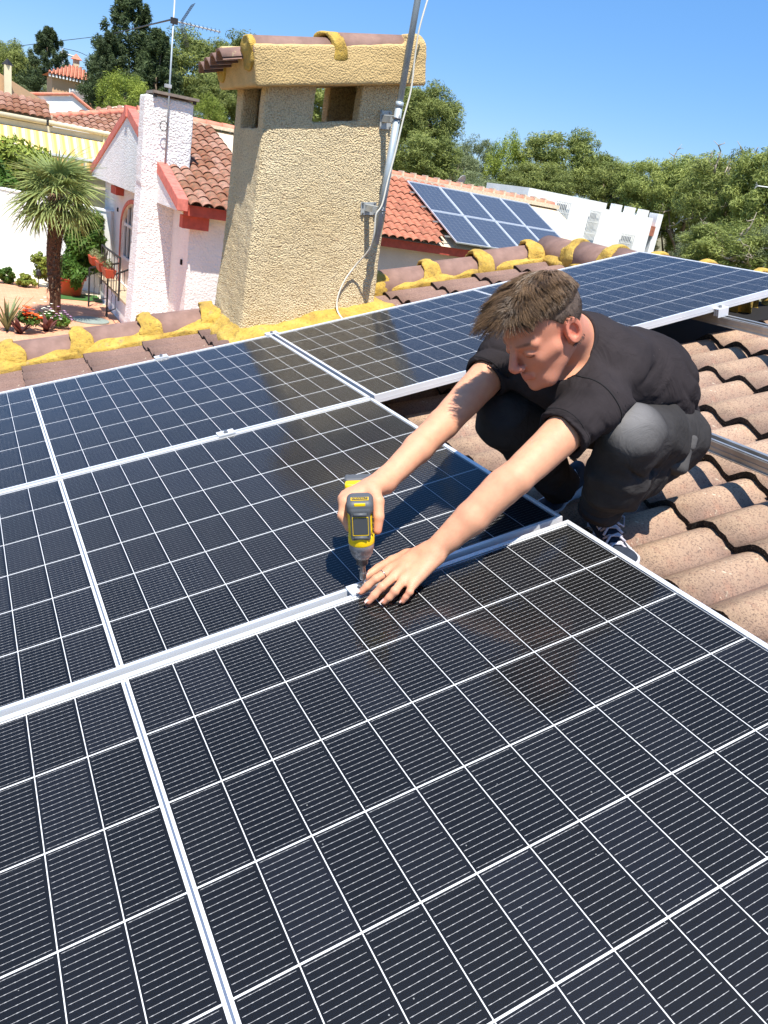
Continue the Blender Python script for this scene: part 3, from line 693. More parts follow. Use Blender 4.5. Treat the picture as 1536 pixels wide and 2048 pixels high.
b = MB(); b.box((-.019, -.016, .2140), (.019, -.0005, .2149)); b.build('badge', M['yellow'], drill)
b = MB(); b.box((-.0172, -.0145, .2149), (.0172, -.0020, .2153)); b.build('badge_field', M['tool_dark'], drill)
b = MB(); b.box((-.012, -.0262, .2045), (.012, -.0225, .2105)); b.build('yellow_bar', M['yellow'], drill, bevel=.0008)
def text_part(name, s, size, mat, parent, ml, ext=.0002):
    cu = bpy.data.curves.new(name, 'FONT'); cu.body = s; cu.size = size; cu.align_x = 'CENTER'; cu.align_y = 'CENTER'; cu.extrude = ext; cu.resolution_u = 2
    o0 = bpy.data.objects.new(name, cu); COL.objects.link(o0); dg = bpy.context.evaluated_depsgraph_get()
    me = bpy.data.meshes.new_from_object(o0.evaluated_get(dg)); bpy.data.objects.remove(o0); me.materials.clear(); me.materials.append(mat)
    o = bpy.data.objects.new(name, me); link(o, parent); o.matrix_local = ml; return o
text_part('badge_lettering', 'DEWALT', .0082, M['yellow'], drill, Matrix.Translation((0, -.0083, .2155)) @ Matrix.Diagonal((.95, 1, 1, 1)))
text_part('side_lettering', 'DEWALT', .013, M['tool_dark'], drill, Matrix.Translation((.0277, .006, .158)) @ Matrix(((0, 0, 1, 0), (1, 0, 0, 0), (0, 1, 0, 0), (0, 0, 0, 1))) @ Matrix.Rotation(math.pi / 2, 4, 'Z'))
b = MB()
for k in range(4): b.box((.0262, -.018 + k * .0, .134 + k * .014), (.0282, -.010, .141 + k * .014))
b.build('side_vents', M['tool_dark'], drill)
def handle_f(P):
    d = cone(P, (0, .02, .160), (0, .125, .150), .0185, .0175); return d
sdf_obj('handle', handle_f, (-.03, -.01, .12), (.03, .16, .19), .002, M['yellow'], drill)
def foot_f(P): return smin(rbox(P, (.0, .138, .140), (.036, .013, .050), .006), rbox(P, (0, .128, .146), (.026, .012, .034), .008), .008)
sdf_obj('battery_foot', foot_f, (-.045, .105, .08), (.045, .160, .20), .002, M['yellow'], drill)
def batt_f(P): return rbox(P, (0, .162, .138), (.037, .016, .056), .006)
sdf_obj('battery', batt_f, (-.045, .14, .07), (.045, .185, .20), .002, M['black_rubber'], drill)
MB().box((-.037, .150, .09), (.037, .156, .188)).build('battery_trim', M['yellow'], drill, bevel=.001)
b = MB(); b.tube([(.037, .135, .175), (.046, .128, .175), (.046, .110, .168), (.046, .108, .140), (.046, .128, .132), (.037, .135, .132)], .0016, 8); b.build('belt_hook', M['bolt'], drill, True)
b = MB(); b.box((-.008, .000, .118), (.008, .020, .142)); b.build('trigger', M['tool_dark'], drill, bevel=.003)

# ================================================================== the man
J = dict(pelvis=(1.5012,0.1971,3.4946), waist=(1.3725,0.1645,3.6130), chest=(1.1313,0.1117,3.6517), neck=(1.0675,0.1327,3.7117),
 shL=(1.0497,-0.0050,3.6050), elL=(0.8145,-0.0662,3.4411), fmL=(0.7311,-0.0552,3.3442), wrL=(0.6520,-0.0391,3.2503),
 shR=(1.0037,0.3159,3.6355), elR=(0.7822,0.2162,3.4732), fmR=(0.7013,0.1786,3.4231), wrR=(0.5966,0.1252,3.3625),
 knL=(1.1424,-0.0512,3.5403), shinL=(1.1766,-0.0107,3.4136), anL=(1.2239,0.0594,3.2999), hipL=(1.4747,0.1326,3.4829),
 knR=(1.0108,0.2654,3.4787), anR=(1.2825,0.2999,3.2747), hipR=(1.4757,0.2841,3.4889))
J = {k: np.array(v) for k, v in J.items()}
HC = np.array((0.8952,0.0606,3.7555))
def camdir(x, y, z): return np.array(CR[0]) * x + np.array(CR[1]) * y + np.array(CR[2]) * z
F_ = camdir(-.726, .65, -.23); U_ = camdir(-.45, -.72, -.53); F_ /= np.linalg.norm(F_); U_ -= F_ * (U_ @ F_); U_ /= np.linalg.norm(U_)
L_ = -np.cross(F_, U_)                                  # towards his left ear
HM = np.stack([L_, F_, U_])                             # rows
def hl(x, y, z): return HC + HM.T @ np.array([x, y, z])
wrk = lambda a, b, t: a + (b - a) * t
# ---- left hand, flat on the module; points in roof coordinates
wl = J['wrL']
def R3(u, v, n): return np.array(rpn(u, v, n))
KL = dict(
 index=[R3(*(0.6062,-0.0091,0.0360)), R3(*(0.5637,-0.0212,0.0340)), R3(*(0.5430,-0.0174,0.0210)), R3(*(0.5269,-0.0146,0.0095))],
 middle=[R3(*(0.6083,-0.0351,0.0370)), R3(*(0.5600,-0.0594,0.0350)), R3(*(0.5405,-0.0587,0.0210)), R3(*(0.5250,-0.0581,0.0095))],
 ring=[R3(*(0.6131,-0.0618,0.0350)), R3(*(0.5785,-0.0854,0.0320)), R3(*(0.5640,-0.0826,0.0190)), R3(*(0.5529,-0.0783,0.0090))],
 little=[R3(*(0.6228,-0.0805,0.0310)), R3(*(0.6061,-0.0998,0.0270)), R3(*(0.5970,-0.0990,0.0170)), R3(*(0.5896,-0.0975,0.0085))],
 thumb=[R3(*(0.6636,0.0167,0.0400)), R3(*(0.6283,0.0304,0.0320)), R3(*(0.5942,0.0339,0.0220)), R3(*(0.5599,0.0277,0.0160))])
RAD = dict(index=(.0112, .0092, .0085, .0072), middle=(.0116, .0095, .0087, .0074), ring=(.0112, .0090, .0083, .0071), little=(.0102, .0080, .0074, .0064), thumb=(.0150, .0118, .0105, .0090))
# ---- right hand round the handle; points in tool coordinates
KR = dict(
 index=[dl(-.034, .046, .183), dl(-.040, .028, .158), dl(-.026, .014, .136), dl(-.004, .008, .130)],
 middle=[dl(-.036, .068, .180), dl(-.041, .056, .146), dl(-.018, .050, .125), dl(.012, .050, .130)],
 ring=[dl(-.033, .089, .177), dl(-.038, .080, .143), dl(-.016, .074, .124), dl(.014, .074, .131)],
 little=[dl(-.027, .107, .174), dl(-.032, .101, .144), dl(-.012, .096, .127), dl(.012, .096, .134)],
 thumb=[dl(.028, .088, .190), dl(.040, .055, .176), dl(.040, .032, .150), dl(.036, .022, .122)])
RADR = dict(index=(.0125, .0108, .0095, .0082), middle=(.0128, .0108, .0095, .0082), ring=(.0125, .0105, .0092, .008), little=(.0115, .0095, .0085, .0072), thumb=(.0165, .0140, .0120, .0100))
wr = J['wrR']
def chain(P, pts, rads, k=.004):
    d = None
    for i in range(len(pts) - 1):
        e = cone(P, pts[i], pts[i + 1], rads[i], rads[i + 1]); d = e if d is None else smin(d, e, k)
    return d
def near(P, c, r):
    lo, hi = P.min(0), P.max(0); c = np.asarray(c); q = np.maximum(np.maximum(lo - c, c - hi), 0); return np.linalg.norm(q) < r
def palm(P, w, K, tk, flat):
    d = None
    for n_, rr_ in (('index', .0150), ('middle', .0152), ('ring', .0148), ('little', .0138)):
        base = w + (K['little'][0] - K['index'][0]) * {'index': -.22, 'middle': -.06, 'ring': .10, 'little': .25}[n_]
        e = cone(P, base, K[n_][0], .0185 if flat else .021, rr_ - .001); d = e if d is None else smin(d, e, .012)
    th = cone(P, w + (K['thumb'][0] - w) * .25, K['thumb'][0], .018, tk); return smin(d, th, .018)
def hand(P, w, K, Rd, tk, flat):
    d = palm(P, w, K, tk, flat)
    fs = [chain(P, K[n_], Rd[n_]) for n_ in ('index', 'middle', 'ring', 'little')]
    f = fs[0]
    for e in fs[1:]: f = smin(f, e, .0015)
    d = smin(d, f, .007); d = smin(d, chain(P, K['thumb'], Rd['thumb']), .009)
    for n_ in ('index', 'middle', 'ring', 'little'):     # knuckle bumps
        d = smin(d, np.linalg.norm(P - (K[n_][1]), axis=1) - Rd[n_][1] * 1.03, .003)
    return d
def head(P, ears=True):
    q = (P - HC) @ HM.T; X = q[:, 0]; A = np.abs(X); Y = q[:, 1]; Z = q[:, 2]; S = np.stack([A, Y, Z], 1)
    d = ell(q, (0, -.012, .030), (.0745, .094, .082))
    d = smin(d, ell(q, (0, .030, -.035), (.060, .060, .072)), .030)
    d = smin(d, cone(S, (.0, .074, -.098), (.030, .058, -.092), .0185, .017), .022)        # chin
    d = smin(d, cone(S, (.028, .055, -.088), (.057, -.008, -.048), .014, .015), .024)      # jaw
    d = smin(d, cone(S, (.012, .082, .012), (.045, .066, .012), .0105, .010), .014)        # brow
    d = smin(d, cone(S, (.040, .060, -.028), (.056, .030, -.022), .015, .014), .020)       # cheek
    d = smax(d, -ell(S, (.031, .096, -.006), (.019, .014, .012)), .012)                    # socket
    d = smin(d, ell(S, (.031, .0755, -.007), (.0150, .0125, .0110)), .004)                 # lidded eye
    d = smin(d, cone(q, (0, .092, .004), (0, .112, -.028), .0082, .0098), .010)            # nose
    d = smin(d, cone(S, (.0, .108, -.036), (.0125, .098, -.038), .0095, .0075), .006)
    d = smin(d, cone(S, (.0, .0935, -.060), (.018, .085, -.0625), .0065, .0040), .006)     # lips
    d = smin(d, cone(S, (.0, .0930, -.0705), (.016, .0855, -.0690), .0070, .0042), .006)
    d = smax(d, -cone(S, (.0, .1025, -.0655), (.024, .089, -.0655), .0018, .0012), .002)
    if not ears: return d
    e = S - np.array([.0765, -.008, -.006]); er = np.hypot(e[:, 1] + .006, e[:, 2] * .62 - .0)
    ear = np.maximum(np.abs(er - .0150) - .0022, np.abs(e[:, 0] - .002 - .25 * np.maximum(-e[:, 1], 0)) - .0048) - .0020
    lobe = ell(e, (-.001, .000, -.022), (.0045, .008, .010)); concha = smin(ell(e, (-.003, -.007, .002), (.0062, .0145, .021)), cone(e, (.001, -.012, .012), (.002, -.010, -.010), .0035, .003), .003)
    ear = smin(smin(ear, lobe, .006), concha, .004)
    return smin(d, ear, .005)
neckb = hl(0, -.055, -.055); neckt = hl(0, -.035, -.025)
def body(P):
    d = np.full(len(P), 9.0); c = (P.min(0) + P.max(0)) / 2
    def u(e, k=.02):
        nonlocal d; d = smin(d, e, k)
    j = J
    u(cone(P, neckt, j['neck'], .058, .062)); u(cone(P, j['neck'], j['chest'], .07, .11), .04)
    u(cone(P, j['chest'], j['waist'], .11, .105), .04); u(cone(P, j['waist'], j['pelvis'], .105, .105), .04)
    u(cone(P, j['shL'], j['shR'], .055, .055), .03)
    u(cone(P, j['shL'], j['elL'], .053, .0395), .03); u(cone(P, j['elL'], j['fmL'], .0395, .0365), .008); u(cone(P, j['fmL'], wl, .0365, .0262), .010)
    u(cone(P, wrk(j['elL'], j['fmL'], .25) + camdir(-.004, -.007, 0), wrk(j['fmL'], wl, .3) + camdir(-.002, -.002, 0), .0375, .029), .010)
    u(cone(P, j['shR'], j['elR'], .051, .0385), .03); u(cone(P, j['elR'], j['fmR'], .0385, .0350), .008); u(cone(P, j['fmR'], wr, .0350, .0270), .010)
    u(cone(P, j['hipL'], j['knL'], .07, .055), .03); u(cone(P, j['knL'], j['anL'], .05, .038), .03)
    u(cone(P, j['hipR'], j['knR'], .07, .055), .03); u(cone(P, j['knR'], j['anR'], .05, .038), .03)
    if near(P, HC, .22): d = smin(d, head(P), .018)
    if near(P, KL['middle'][0], .16):
        h = hand(P, wl, KL, RAD, .0165, True); d = smin(d, h, .014)
    if near(P, KR['middle'][0], .16):
        h = hand(P, wr, KR, RADR, .019, False); d = smin(d, h, .016)
    return d
tendon = Wob(120, 7, 30)
def body2(P): return (body(P) + .0005 * tendon(P))
def skin_attrs(V):
    n = len(V); base = np.tile(np.array(s2l((.845, .615, .48))), (n, 1)); red = np.array(s2l((.80, .42, .35))); pale = np.array(s2l((.95, .80, .72)))
    q = (V - HC) @ HM.T; A = np.abs(q[:, 0]); S = np.stack([A, q[:, 1], q[:, 2]], 1)
    def blend(mask, col, amt):
        nonlocal base; m = np.clip(mask, 0, 1)[:, None] * amt; base = base * (1 - m) + col * m
    fd = np.linalg.norm(V - HC, axis=1); blend((.17 - fd) / .05, np.array(s2l((.78, .50, .40))), .8)
    ed = np.linalg.norm(S - np.array([.080, -.010, -.004]), axis=1); blend((.034 - ed) / .012, np.array(s2l((.88, .46, .38))), .42)
    nd = np.linalg.norm(S - np.array([0, .112, -.030]), axis=1); blend((.030 - nd) / .015, red, .35)
    ld = np.minimum(cone(S, (0, .098, -.061), (.019, .088, -.064), .005, .003), cone(S, (0, .098, -.071), (.016, .088, -.069), .005, .003)); blend((.003 - ld) / .003, np.array(s2l((.74, .42, .37))), .6)
    # stubble shadow of the beard on jaw and lip
    bd = np.clip((-.045 - q[:, 2]) / .02, 0, 1) * np.clip((q[:, 1] - .0) / .03, 0, 1) * (fd < .16); blend(bd, np.array(s2l((.62, .44, .37))), .22)
    br = cone(S, (.014, .100, .0165), (.046, .079, .0185), .0050, .0035); blend((.0025 - br) / .003, np.array(s2l((.25, .18, .13))), .85)
    ls = cone(S, (.018, .0905, -.0145), (.045, .0785, -.0125), .0028, .0024); blend((.0016 - ls) / .0018, np.array(s2l((.16, .11, .09))), .9)
    for K in (KL, KR):
        for n_ in K:
            t = K[n_][3]; td = np.linalg.norm(V - t, axis=1); blend((.018 - td) / .010, red, .32)
            td = np.linalg.norm(V - K[n_][1], axis=1); blend((.013 - td) / .008, red, .18)
    mo = Wob(70, 9, 12)(V) * .5; base *= (1 + .035 * mo)[:, None]
    return {'skin': ('FLOAT_COLOR', 'POINT', np.concatenate([base, np.ones((n, 1))], 1))}
t = NT('skin'); sc_ = t.attrc('skin'); nz = t.noise(260, 3)
t.bs.inputs['Subsurface Weight'].default_value = .12; t.bs.inputs['Subsurface Radius'].default_value = (.012, .004, .002); t.bs.inputs['Subsurface Scale'].default_value = .6
M['skin'] = t.fin(t.mix(t.ramp(t.noise(55, 4), [(.4, (0, 0, 0)), (.7, (.35, .35, .35))]), sc_, s2l((.78, .51, .40))), .6, 0, t.bump(nz, .25, .0012), .4)
man = empty('person', rp(1.42, .25, -.17), 'crouching man in black t-shirt and dark work trousers, driving a screw', 'person')
mo_ = np.array(man.location)
def lman(f): return lambda P: f(P + mo_)
allp = np.array(list(J.values()) + [HC] + [p for K in (KL, KR) for n_ in K for p in K[n_]])
lo_, hi_ = allp.min(0) - .13, allp.max(0) + .16
def bmesh_person():
    V, F = sdf_mesh(lman(body2), lo_ - mo_, hi_ - mo_, .0028)
    return obj('body', npmesh('body', V, F, M['skin'], True, skin_attrs(V + mo_)), man)
bmesh_person()
# finger nails of the flat hand
for n_ in ('index', 'middle', 'ring', 'little', 'thumb'):
    K = KL[n_]; d = Vector(K[3] - K[2]).normalized(); up = Vector(MRN @ np.array([0, 0, 1.0])); side = d.cross(up).normalized(); up2 = side.cross(d)
    c = Vector(K[3]) + up2 * (RAD[n_][3] * .93) + d * .0005 - Vector(mo_)
    w_ = RAD[n_][3] * .62; b = MB(); vs = []
    for i in range(4):
        for k in range(5):
            a = (k - 2) / 2; vs.append(c + d * (.006 * (i - 1.5) / 1.5) + side * (a * w_ * (1 - .10 * (i == 3))) - up2 * (.0014 * a * a) + up2 * .0004)
    b.add(vs, [(i * 5 + k, (i + 1) * 5 + k, (i + 1) * 5 + k + 1, i * 5 + k + 1) for i in range(3) for k in range(4)])
    b.build('fingernail', simple('nail_' + n_, (.93, .74, .68), .3), man, True)
K = KL['index']; c = Vector(wrk(K[0], K[1], .55) - mo_); d = Vector(K[1] - K[0]).normalized(); a = d.orthogonal().normalized(); b_ = d.cross(a)
rb = MB(); rb.tube([c + (a * math.cos(t_) + b_ * math.sin(t_)) * .0106 for t_ in [k * math.pi / 10 for k in range(21)]], .0012, 8); rb.build('finger_ring', simple('silver_ring', (.8, .78, .74), .2, 1), man, True)

# ---- clothes
t = NT('black_cotton'); wv = t.noise(900, 2); dust = t.ramp(t.noise(5, 5, .6), [(.42, (0, 0, 0)), (.8, (.55, .55, .55))]); spk = t.ramp(t.noise(140, 1), [(.80, (0, 0, 0)), (.82, (1, 1, 1))])
cc = t.mix(dust, s2l((.175, .158, .162)), s2l((.27, .245, .25))); cc = t.mix(t.math('MULTIPLY', spk, .5), cc, s2l((.7, .68, .66)))
wr_ = t.noise(9, 4, .55, dist=1.2)
M['shirt'] = t.fin(cc, .95, 0, t.bump(wv, .25, .0008, t.bump(wr_, .9, .014)), .08)
t = NT('charcoal_work_cloth'); fa = t.attr('fade'); cc = t.mix(t.math('ADD', t.math('MULTIPLY', fa, .9), t.math('MULTIPLY_ADD', t.noise(12, 4), .3, -.15)), s2l((.205, .197, .195)), s2l((.50, .49, .485)))
M['trousers'] = t.fin(cc, .92, 0, t.bump(t.noise(700, 2), .3, .0008, t.bump(t.noise(14, 4, .6, dist=1.5), .6, .010)), .1)
M['trousers_seam'] = simple('trouser_seam', (.33, .32, .32), .9)
f1, f2, f3 = Wob(46, 6, 21), Wob(95, 6, 22), Wob(16, 5, 23)
def ridged(w): return 1 - np.abs(w)
j = J
armL_dir = (j['elL'] - j['shL']) / np.linalg.norm(j['elL'] - j['shL']); armR_dir = (j['elR'] - j['shR']) / np.linalg.norm(j['elR'] - j['shR'])
hemL, hemR = j['shL'] + armL_dir * .128, j['shR'] + armR_dir * .105
def settle(lst, f):       # lay the fold lines on the cloth
    out = []
    for a, b_, wd, h in lst:
        e = []
        for p in (a, b_):
            p = np.array(p); d = p - np.array(CAMP); L = np.linalg.norm(d); d /= L; t_ = L - .35
            for _ in range(40): t_ += max(-.05, min(.05, float(f((np.array(CAMP) + d * t_)[None])[0])))
            e.append(np.array(CAMP) + d * t_ if abs(t_ - L) < .16 else p)
        m_ = (e[0] + e[1]) / 2; out.append((e[0], e[1], wd, h))
    return out
def folds(P, lst):
    d = np.zeros(len(P))
    for a, b_, wd, h in lst:
        a = np.array(a); b_ = np.array(b_); ba = b_ - a; t_ = np.clip(((P - a) @ ba) / (ba @ ba), 0, 1); r = np.linalg.norm(P - a - t_[:, None] * ba, axis=1)
        d += h * np.exp(-(r / wd) ** 2) * np.sin(np.pi * np.clip(t_, .0, 1.0)) ** 1.5
    return d
SF = [((0.9174,-0.0429,3.5839), (1.0529,-0.0696,3.5355), .007, -.008), ((0.8952,-0.0519,3.5628), (1.0127,-0.0780,3.5198), .007, .006),
 ((1.1065,-0.0360,3.6235), (0.9916,-0.0104,3.6415), .008, -.009), ((1.1117,-0.0044,3.6450), (0.9912,0.0263,3.6669), .009, .008), ((1.2339,-0.0055,3.5808), (1.0702,-0.0178,3.6168), .008, -.009),
 ((1.4139,0.0512,3.6088), (1.1642,0.0036,3.5658), .010, -.010), ((1.4570,0.0596,3.5734), (1.2372,0.0017,3.5461), .010, .009), ((1.3152,0.0402,3.6217), (1.1197,-0.0062,3.5966), .009, .008),
 ((1.0570,0.1072,3.7652), (0.9778,0.0156,3.6808), .009, .009), ((1.0898,0.0921,3.7469), (0.9921,-0.0035,3.6573), .010, -.008), ((1.3973,0.1116,3.6656), (1.2657,0.0378,3.6074), .010, .006),
 ((1.3535,0.1249,3.6932), (1.2030,0.0355,3.6314), .010, -.006), ((0.8618,-0.0660,3.5436), (0.9683,-0.0796,3.5140), .006, -.006), ((1.4987,0.0899,3.5294), (1.3589,0.0397,3.5127), .009, -.010)]
def shirt_core(P):
    j = J
    d = cone(P, j['neck'] + (j['chest'] - j['neck']) * .1, j['chest'], .085, .118)
    d = smin(d, cone(P, j['chest'], wrk(j['waist'], j['chest'], .35), .120, .128), .06)
    d = smin(d, cone(P, wrk(j['waist'], j['chest'], .35), j['waist'], .128, .124), .05)
    d = smin(d, cone(P, j['waist'], j['pelvis'] + (j['waist'] - j['pelvis']) * .12, .124, .118), .05)
    d = smin(d, cone(P, j['shL'], j['shR'], .068, .066), .05)
    return d
def shirt_base(P):
    d = smin(shirt_core(P), cone(P, J['shL'], hemL + armL_dir * .03, .067, .064), .028); return smin(d, cone(P, J['shR'], hemR, .064, .061), .028)
SF = settle(SF, shirt_base)
def shirt(P):
    j = J
    d = shirt_core(P)
    eL = cone(P, j['shL'], hemL + armL_dir * .03, .067, .0640); eL = np.maximum(eL, (P - hemL) @ armL_dir - .002 * np.sin(P[:, 0] * 90))
    eR = cone(P, j['shR'], hemR + armR_dir * .03, .064, .0610); eR = np.maximum(eR, (P - hemR) @ armR_dir)
    d = smin(d, eL, .028); d = smin(d, eR, .028)
    # sleeve seam
    w = np.clip(np.abs((P - j['shL']) @ armL_dir - .012) / .004, 0, 1); 
    pull = np.clip(((P - j['shL']) @ armL_dir + .02) / .05, 0, 1) * np.clip(1 - (np.linalg.norm(P - j['shL'], axis=1) - .1) / .08, 0, 1)
    tL = (P - j['shL']) @ armL_dir; tR = (P - j['shR']) @ armR_dir; ww = f3(P)
    nearL = np.clip(1 - (np.linalg.norm(P - hemL, axis=1) - .07) / .07, 0, 1) * np.clip((tL - .01) / .03, 0, 1); nearR = np.clip(1 - (np.linalg.norm(P - hemR, axis=1) - .07) / .07, 0, 1) * np.clip((tR - .01) / .03, 0, 1)
    cre = lambda a: (1 - np.abs(np.sin(a))) ** 2.5
    ring = nearL * cre(tL / .0125 + 1.6 * ww + P[:, 2] * 14) * np.clip(.6 + f3(P * 1.3 + .2), 0, 1) + nearR * cre(tR / .0125 + 1.5 * ww + P[:, 2] * 12)
    bk = (P - j['pelvis']) @ SPINE / SPINEL; side_ = (P - j['pelvis']) @ SIDEV
    pulls = cre(side_ * 40 + bk * 6 + 1.5 * ww) * np.clip(.35 + .8 * f3(P + .3), 0, 1) * np.clip(1.15 - np.abs(bk - .12) * 2.1, 0, 1)
    hemline = np.clip(1 - np.abs(tL - .120) / .004, 0, 1) * nearL + np.clip(1 - np.abs(tR - .097) / .004, 0, 1) * nearR
    d = d + .0034 * (1.5 * np.abs(f1(P)) - 1) * np.clip(.5 + .5 * f3(P), .15, 1) + .0012 * f2(P) + .0075 * ring + .0070 * pulls - 1.3 * folds(P, SF) + .0012 * hemline
    # open hems round the arms and the neck
    al = cone(P, j['shL'] + armL_dir * .06, j['elL'], .0535, .0455); ar = cone(P, j['shR'] + armR_dir * .05, j['elR'], .0525, .0450)
    d = smax(d, -al, .003); d = smax(d, -ar, .003)
    nk = cone(P, hl(0, .02, -.06), j['neck'], .075, .060); d = smax(d, -nk, .006)
    nk2 = cone(P, neckt + U_ * .04, wrk(neckt, j['neck'], .70), .064, .064); d = smax(d, -nk2, .004)
    return d * .85
SPINE = j['chest'] - j['pelvis']; SPINEL = np.linalg.norm(SPINE); SPINE = SPINE / SPINEL; SIDEV = np.cross(SPINE, np.array(CR[2])); SIDEV /= np.linalg.norm(SIDEV)
lo2, hi2 = np.array([J[k] for k in ('pelvis', 'waist', 'chest', 'neck', 'shL', 'shR')] + [hemL, hemR]).min(0) - .16, np.array([J[k] for k in ('pelvis', 'waist', 'chest', 'neck', 'shL', 'shR')] + [hemL, hemR]).max(0) + .16
sdf_obj('t_shirt', lman(shirt), lo2 - mo_, hi2 - mo_, .0038, M['shirt'], man)
def seam(name, c, ax, r0, f, rad=.0016, n=64, a0=0, a1=6.2832):
    ax = ax / np.linalg.norm(ax); u_ = np.cross(ax, [.3, .5, .8]); u_ /= np.linalg.norm(u_); v_ = np.cross(ax, u_); pts_ = []
    for k in range(n + 1):
        a = a0 + (a1 - a0) * k / n; d = u_ * math.cos(a) + v_ * math.sin(a); r = r0 * 1.9
        for _ in range(30): r -= max(-.01, min(.01, float(f((c + d * r)[None])[0])))
        if r < r0 * .6: continue
        pts_.append(Vector(c + d * (r + rad * .1) - mo_))
    if len(pts_) > 3: b = MB(); b.tube(pts_, rad, 5); b.build(name, M['shirt_seam'], man, True)
M['shirt_seam'] = simple('shirt_seam', (.09, .08, .085), .95)
seam('sleeve_seam', J['shL'] + armL_dir * .006, armL_dir, .066, shirt, .0018)
seam('hem_stitch', J['shL'] + armL_dir * .112, armL_dir, .062, shirt, .0010)
seam('hem_stitch', J['shR'] + armR_dir * .090, armR_dir, .060, shirt, .0010)
# collar rib
nc = wrk(neckt, J['neck'], .62); nax = Vector(J['neck'] - neckt).normalized(); a = nax.orthogonal().normalized(); b_ = nax.cross(a)
rb = MB(); rb.tube([Vector(nc - mo_) + (a * math.cos(t_) + b_ * math.sin(t_)) * .0665 + nax * (.006 * math.sin(t_ * 2 + 1)) for t_ in [k * math.pi / 20 for k in range(41)]], .0062, 8); rb.build('collar', M['shirt'], man, True)
TF = [((1.0519,-0.0834,3.5036), (1.2136,-0.0830,3.4389), .009, -.010), ((1.0700,-0.0829,3.5281), (1.2200,-0.0817,3.4775), .008, .009), ((1.0968,-0.0919,3.4881), (1.1950,-0.0868,3.4341), .008, -.008),
 ((1.0483,-0.0168,3.4538), (1.1417,0.0033,3.3720), .010, .009), ((1.0745,-0.0349,3.4477), (1.1971,-0.0271,3.3765), .010, -.010), ((1.1584,-0.0050,3.3751), (1.2579,-0.0001,3.3499), .010, .010),
 ((1.1296,0.0434,3.3350), (1.2548,0.0143,3.3227), .008, -.007), ((1.2024,-0.0434,3.5666), (1.2788,-0.0528,3.4798), .008, -.007), ((1.3221,-0.0213,3.4953), (1.2593,-0.0452,3.4167), .009, .008)]
def tr_base(P):
    j = J; d = smin(cone(P, j['hipL'], j['knL'], .095, .074), cone(P, j['knL'], j['anL'], .074, .056), .03); return d
TF = settle(TF, tr_base)
def trousers(P):
    j = J
    thigh = smin(cone(P, j['hipL'], wrk(j['hipL'], j['knL'], .5), .098, .090), cone(P, wrk(j['hipL'], j['knL'], .5), j['knL'], .090, .074), .03)
    shin = smin(cone(P, j['knL'], j['shinL'], .074, .072), cone(P, j['shinL'], j['anL'], .070, .056), .03)
    calf = cone(P, j['hipL'] + camdir(-.02, .05, -.03), j['shinL'] + camdir(.03, .02, .03), .07, .06)
    d = smin(smin(thigh, shin, .022), calf, .02)
    thR = smin(cone(P, j['hipR'], j['knR'], .095, .074), cone(P, j['knR'], j['anR'], .074, .058), .03)
    pel = cone(P, j['hipL'], j['hipR'], .105, .10)
    d = smin(d, pel, .04); d = smin(d, thR, .03)
    axis = (j['anL'] - j['shinL']); axis /= np.linalg.norm(axis); m = np.linalg.norm(P - j['anL'], axis=1) < .13; d = np.where(m, smax(d, (P - j['anL'] - axis * .022) @ axis, .006), d)
    axr = (j['anR'] - j['knR']); axr /= np.linalg.norm(axr); m = np.linalg.norm(P - j['anR'], axis=1) < .14
    d = np.where(m, np.maximum(d, (P - j['anR'] - axr * .02) @ axr), d)
    kd = np.linalg.norm(P - j['knL'], axis=1)
    amt = .0018 + .0020 * np.clip((kd - .08) / .06, 0, 1)
    ta = (P - j['knL']) @ axis / np.linalg.norm(j['anL'] - j['knL']); dl_ = np.linalg.norm(P - j['anL'], axis=1); na = np.clip(1.25 - dl_ / .12, 0, 1)
    cre = lambda a: (1 - np.abs(np.sin(a))) ** 2.2
    ring = cre(ta * 17 + 1.5 * f3(P) + P[:, 0] * 18) * na
    tb = (P - j['knL']) @ ((j['hipL'] - j['knL']) / np.linalg.norm(j['hipL'] - j['knL'])); nb_ = np.clip((tb - .07) / .05, 0, 1) * np.clip((.33 - tb) / .08, 0, 1)
    ring2 = cre(tb / .016 + 1.5 * f3(P)) * nb_
    d = d + amt * (1.5 * np.abs(f1(P)) - 1) + .0014 * f2(P) + .0095 * ring + .0045 * ring2 - 1.4 * folds(P, TF)
    return d * .85
fadeC = np.array((1.1026,-0.0743,3.5891))
def tr_attrs(V):
    W_ = V + mo_; d = np.linalg.norm((W_ - fadeC), axis=1); f = np.exp(-(d / .062) ** 2) * .95 + .10 * np.clip(1 - d / .2, 0, 1)
    return {'fade': ('FLOAT', 'POINT', f)}
tj = np.array([J[k] for k in ('pelvis', 'hipL', 'hipR', 'knL', 'knR', 'anL', 'anR', 'shinL')])
sdf_obj('trousers', lman(trousers), tj.min(0) - .15 - mo_, tj.max(0) + .15 - mo_, .0042, M['trousers'], man, tr_attrs)
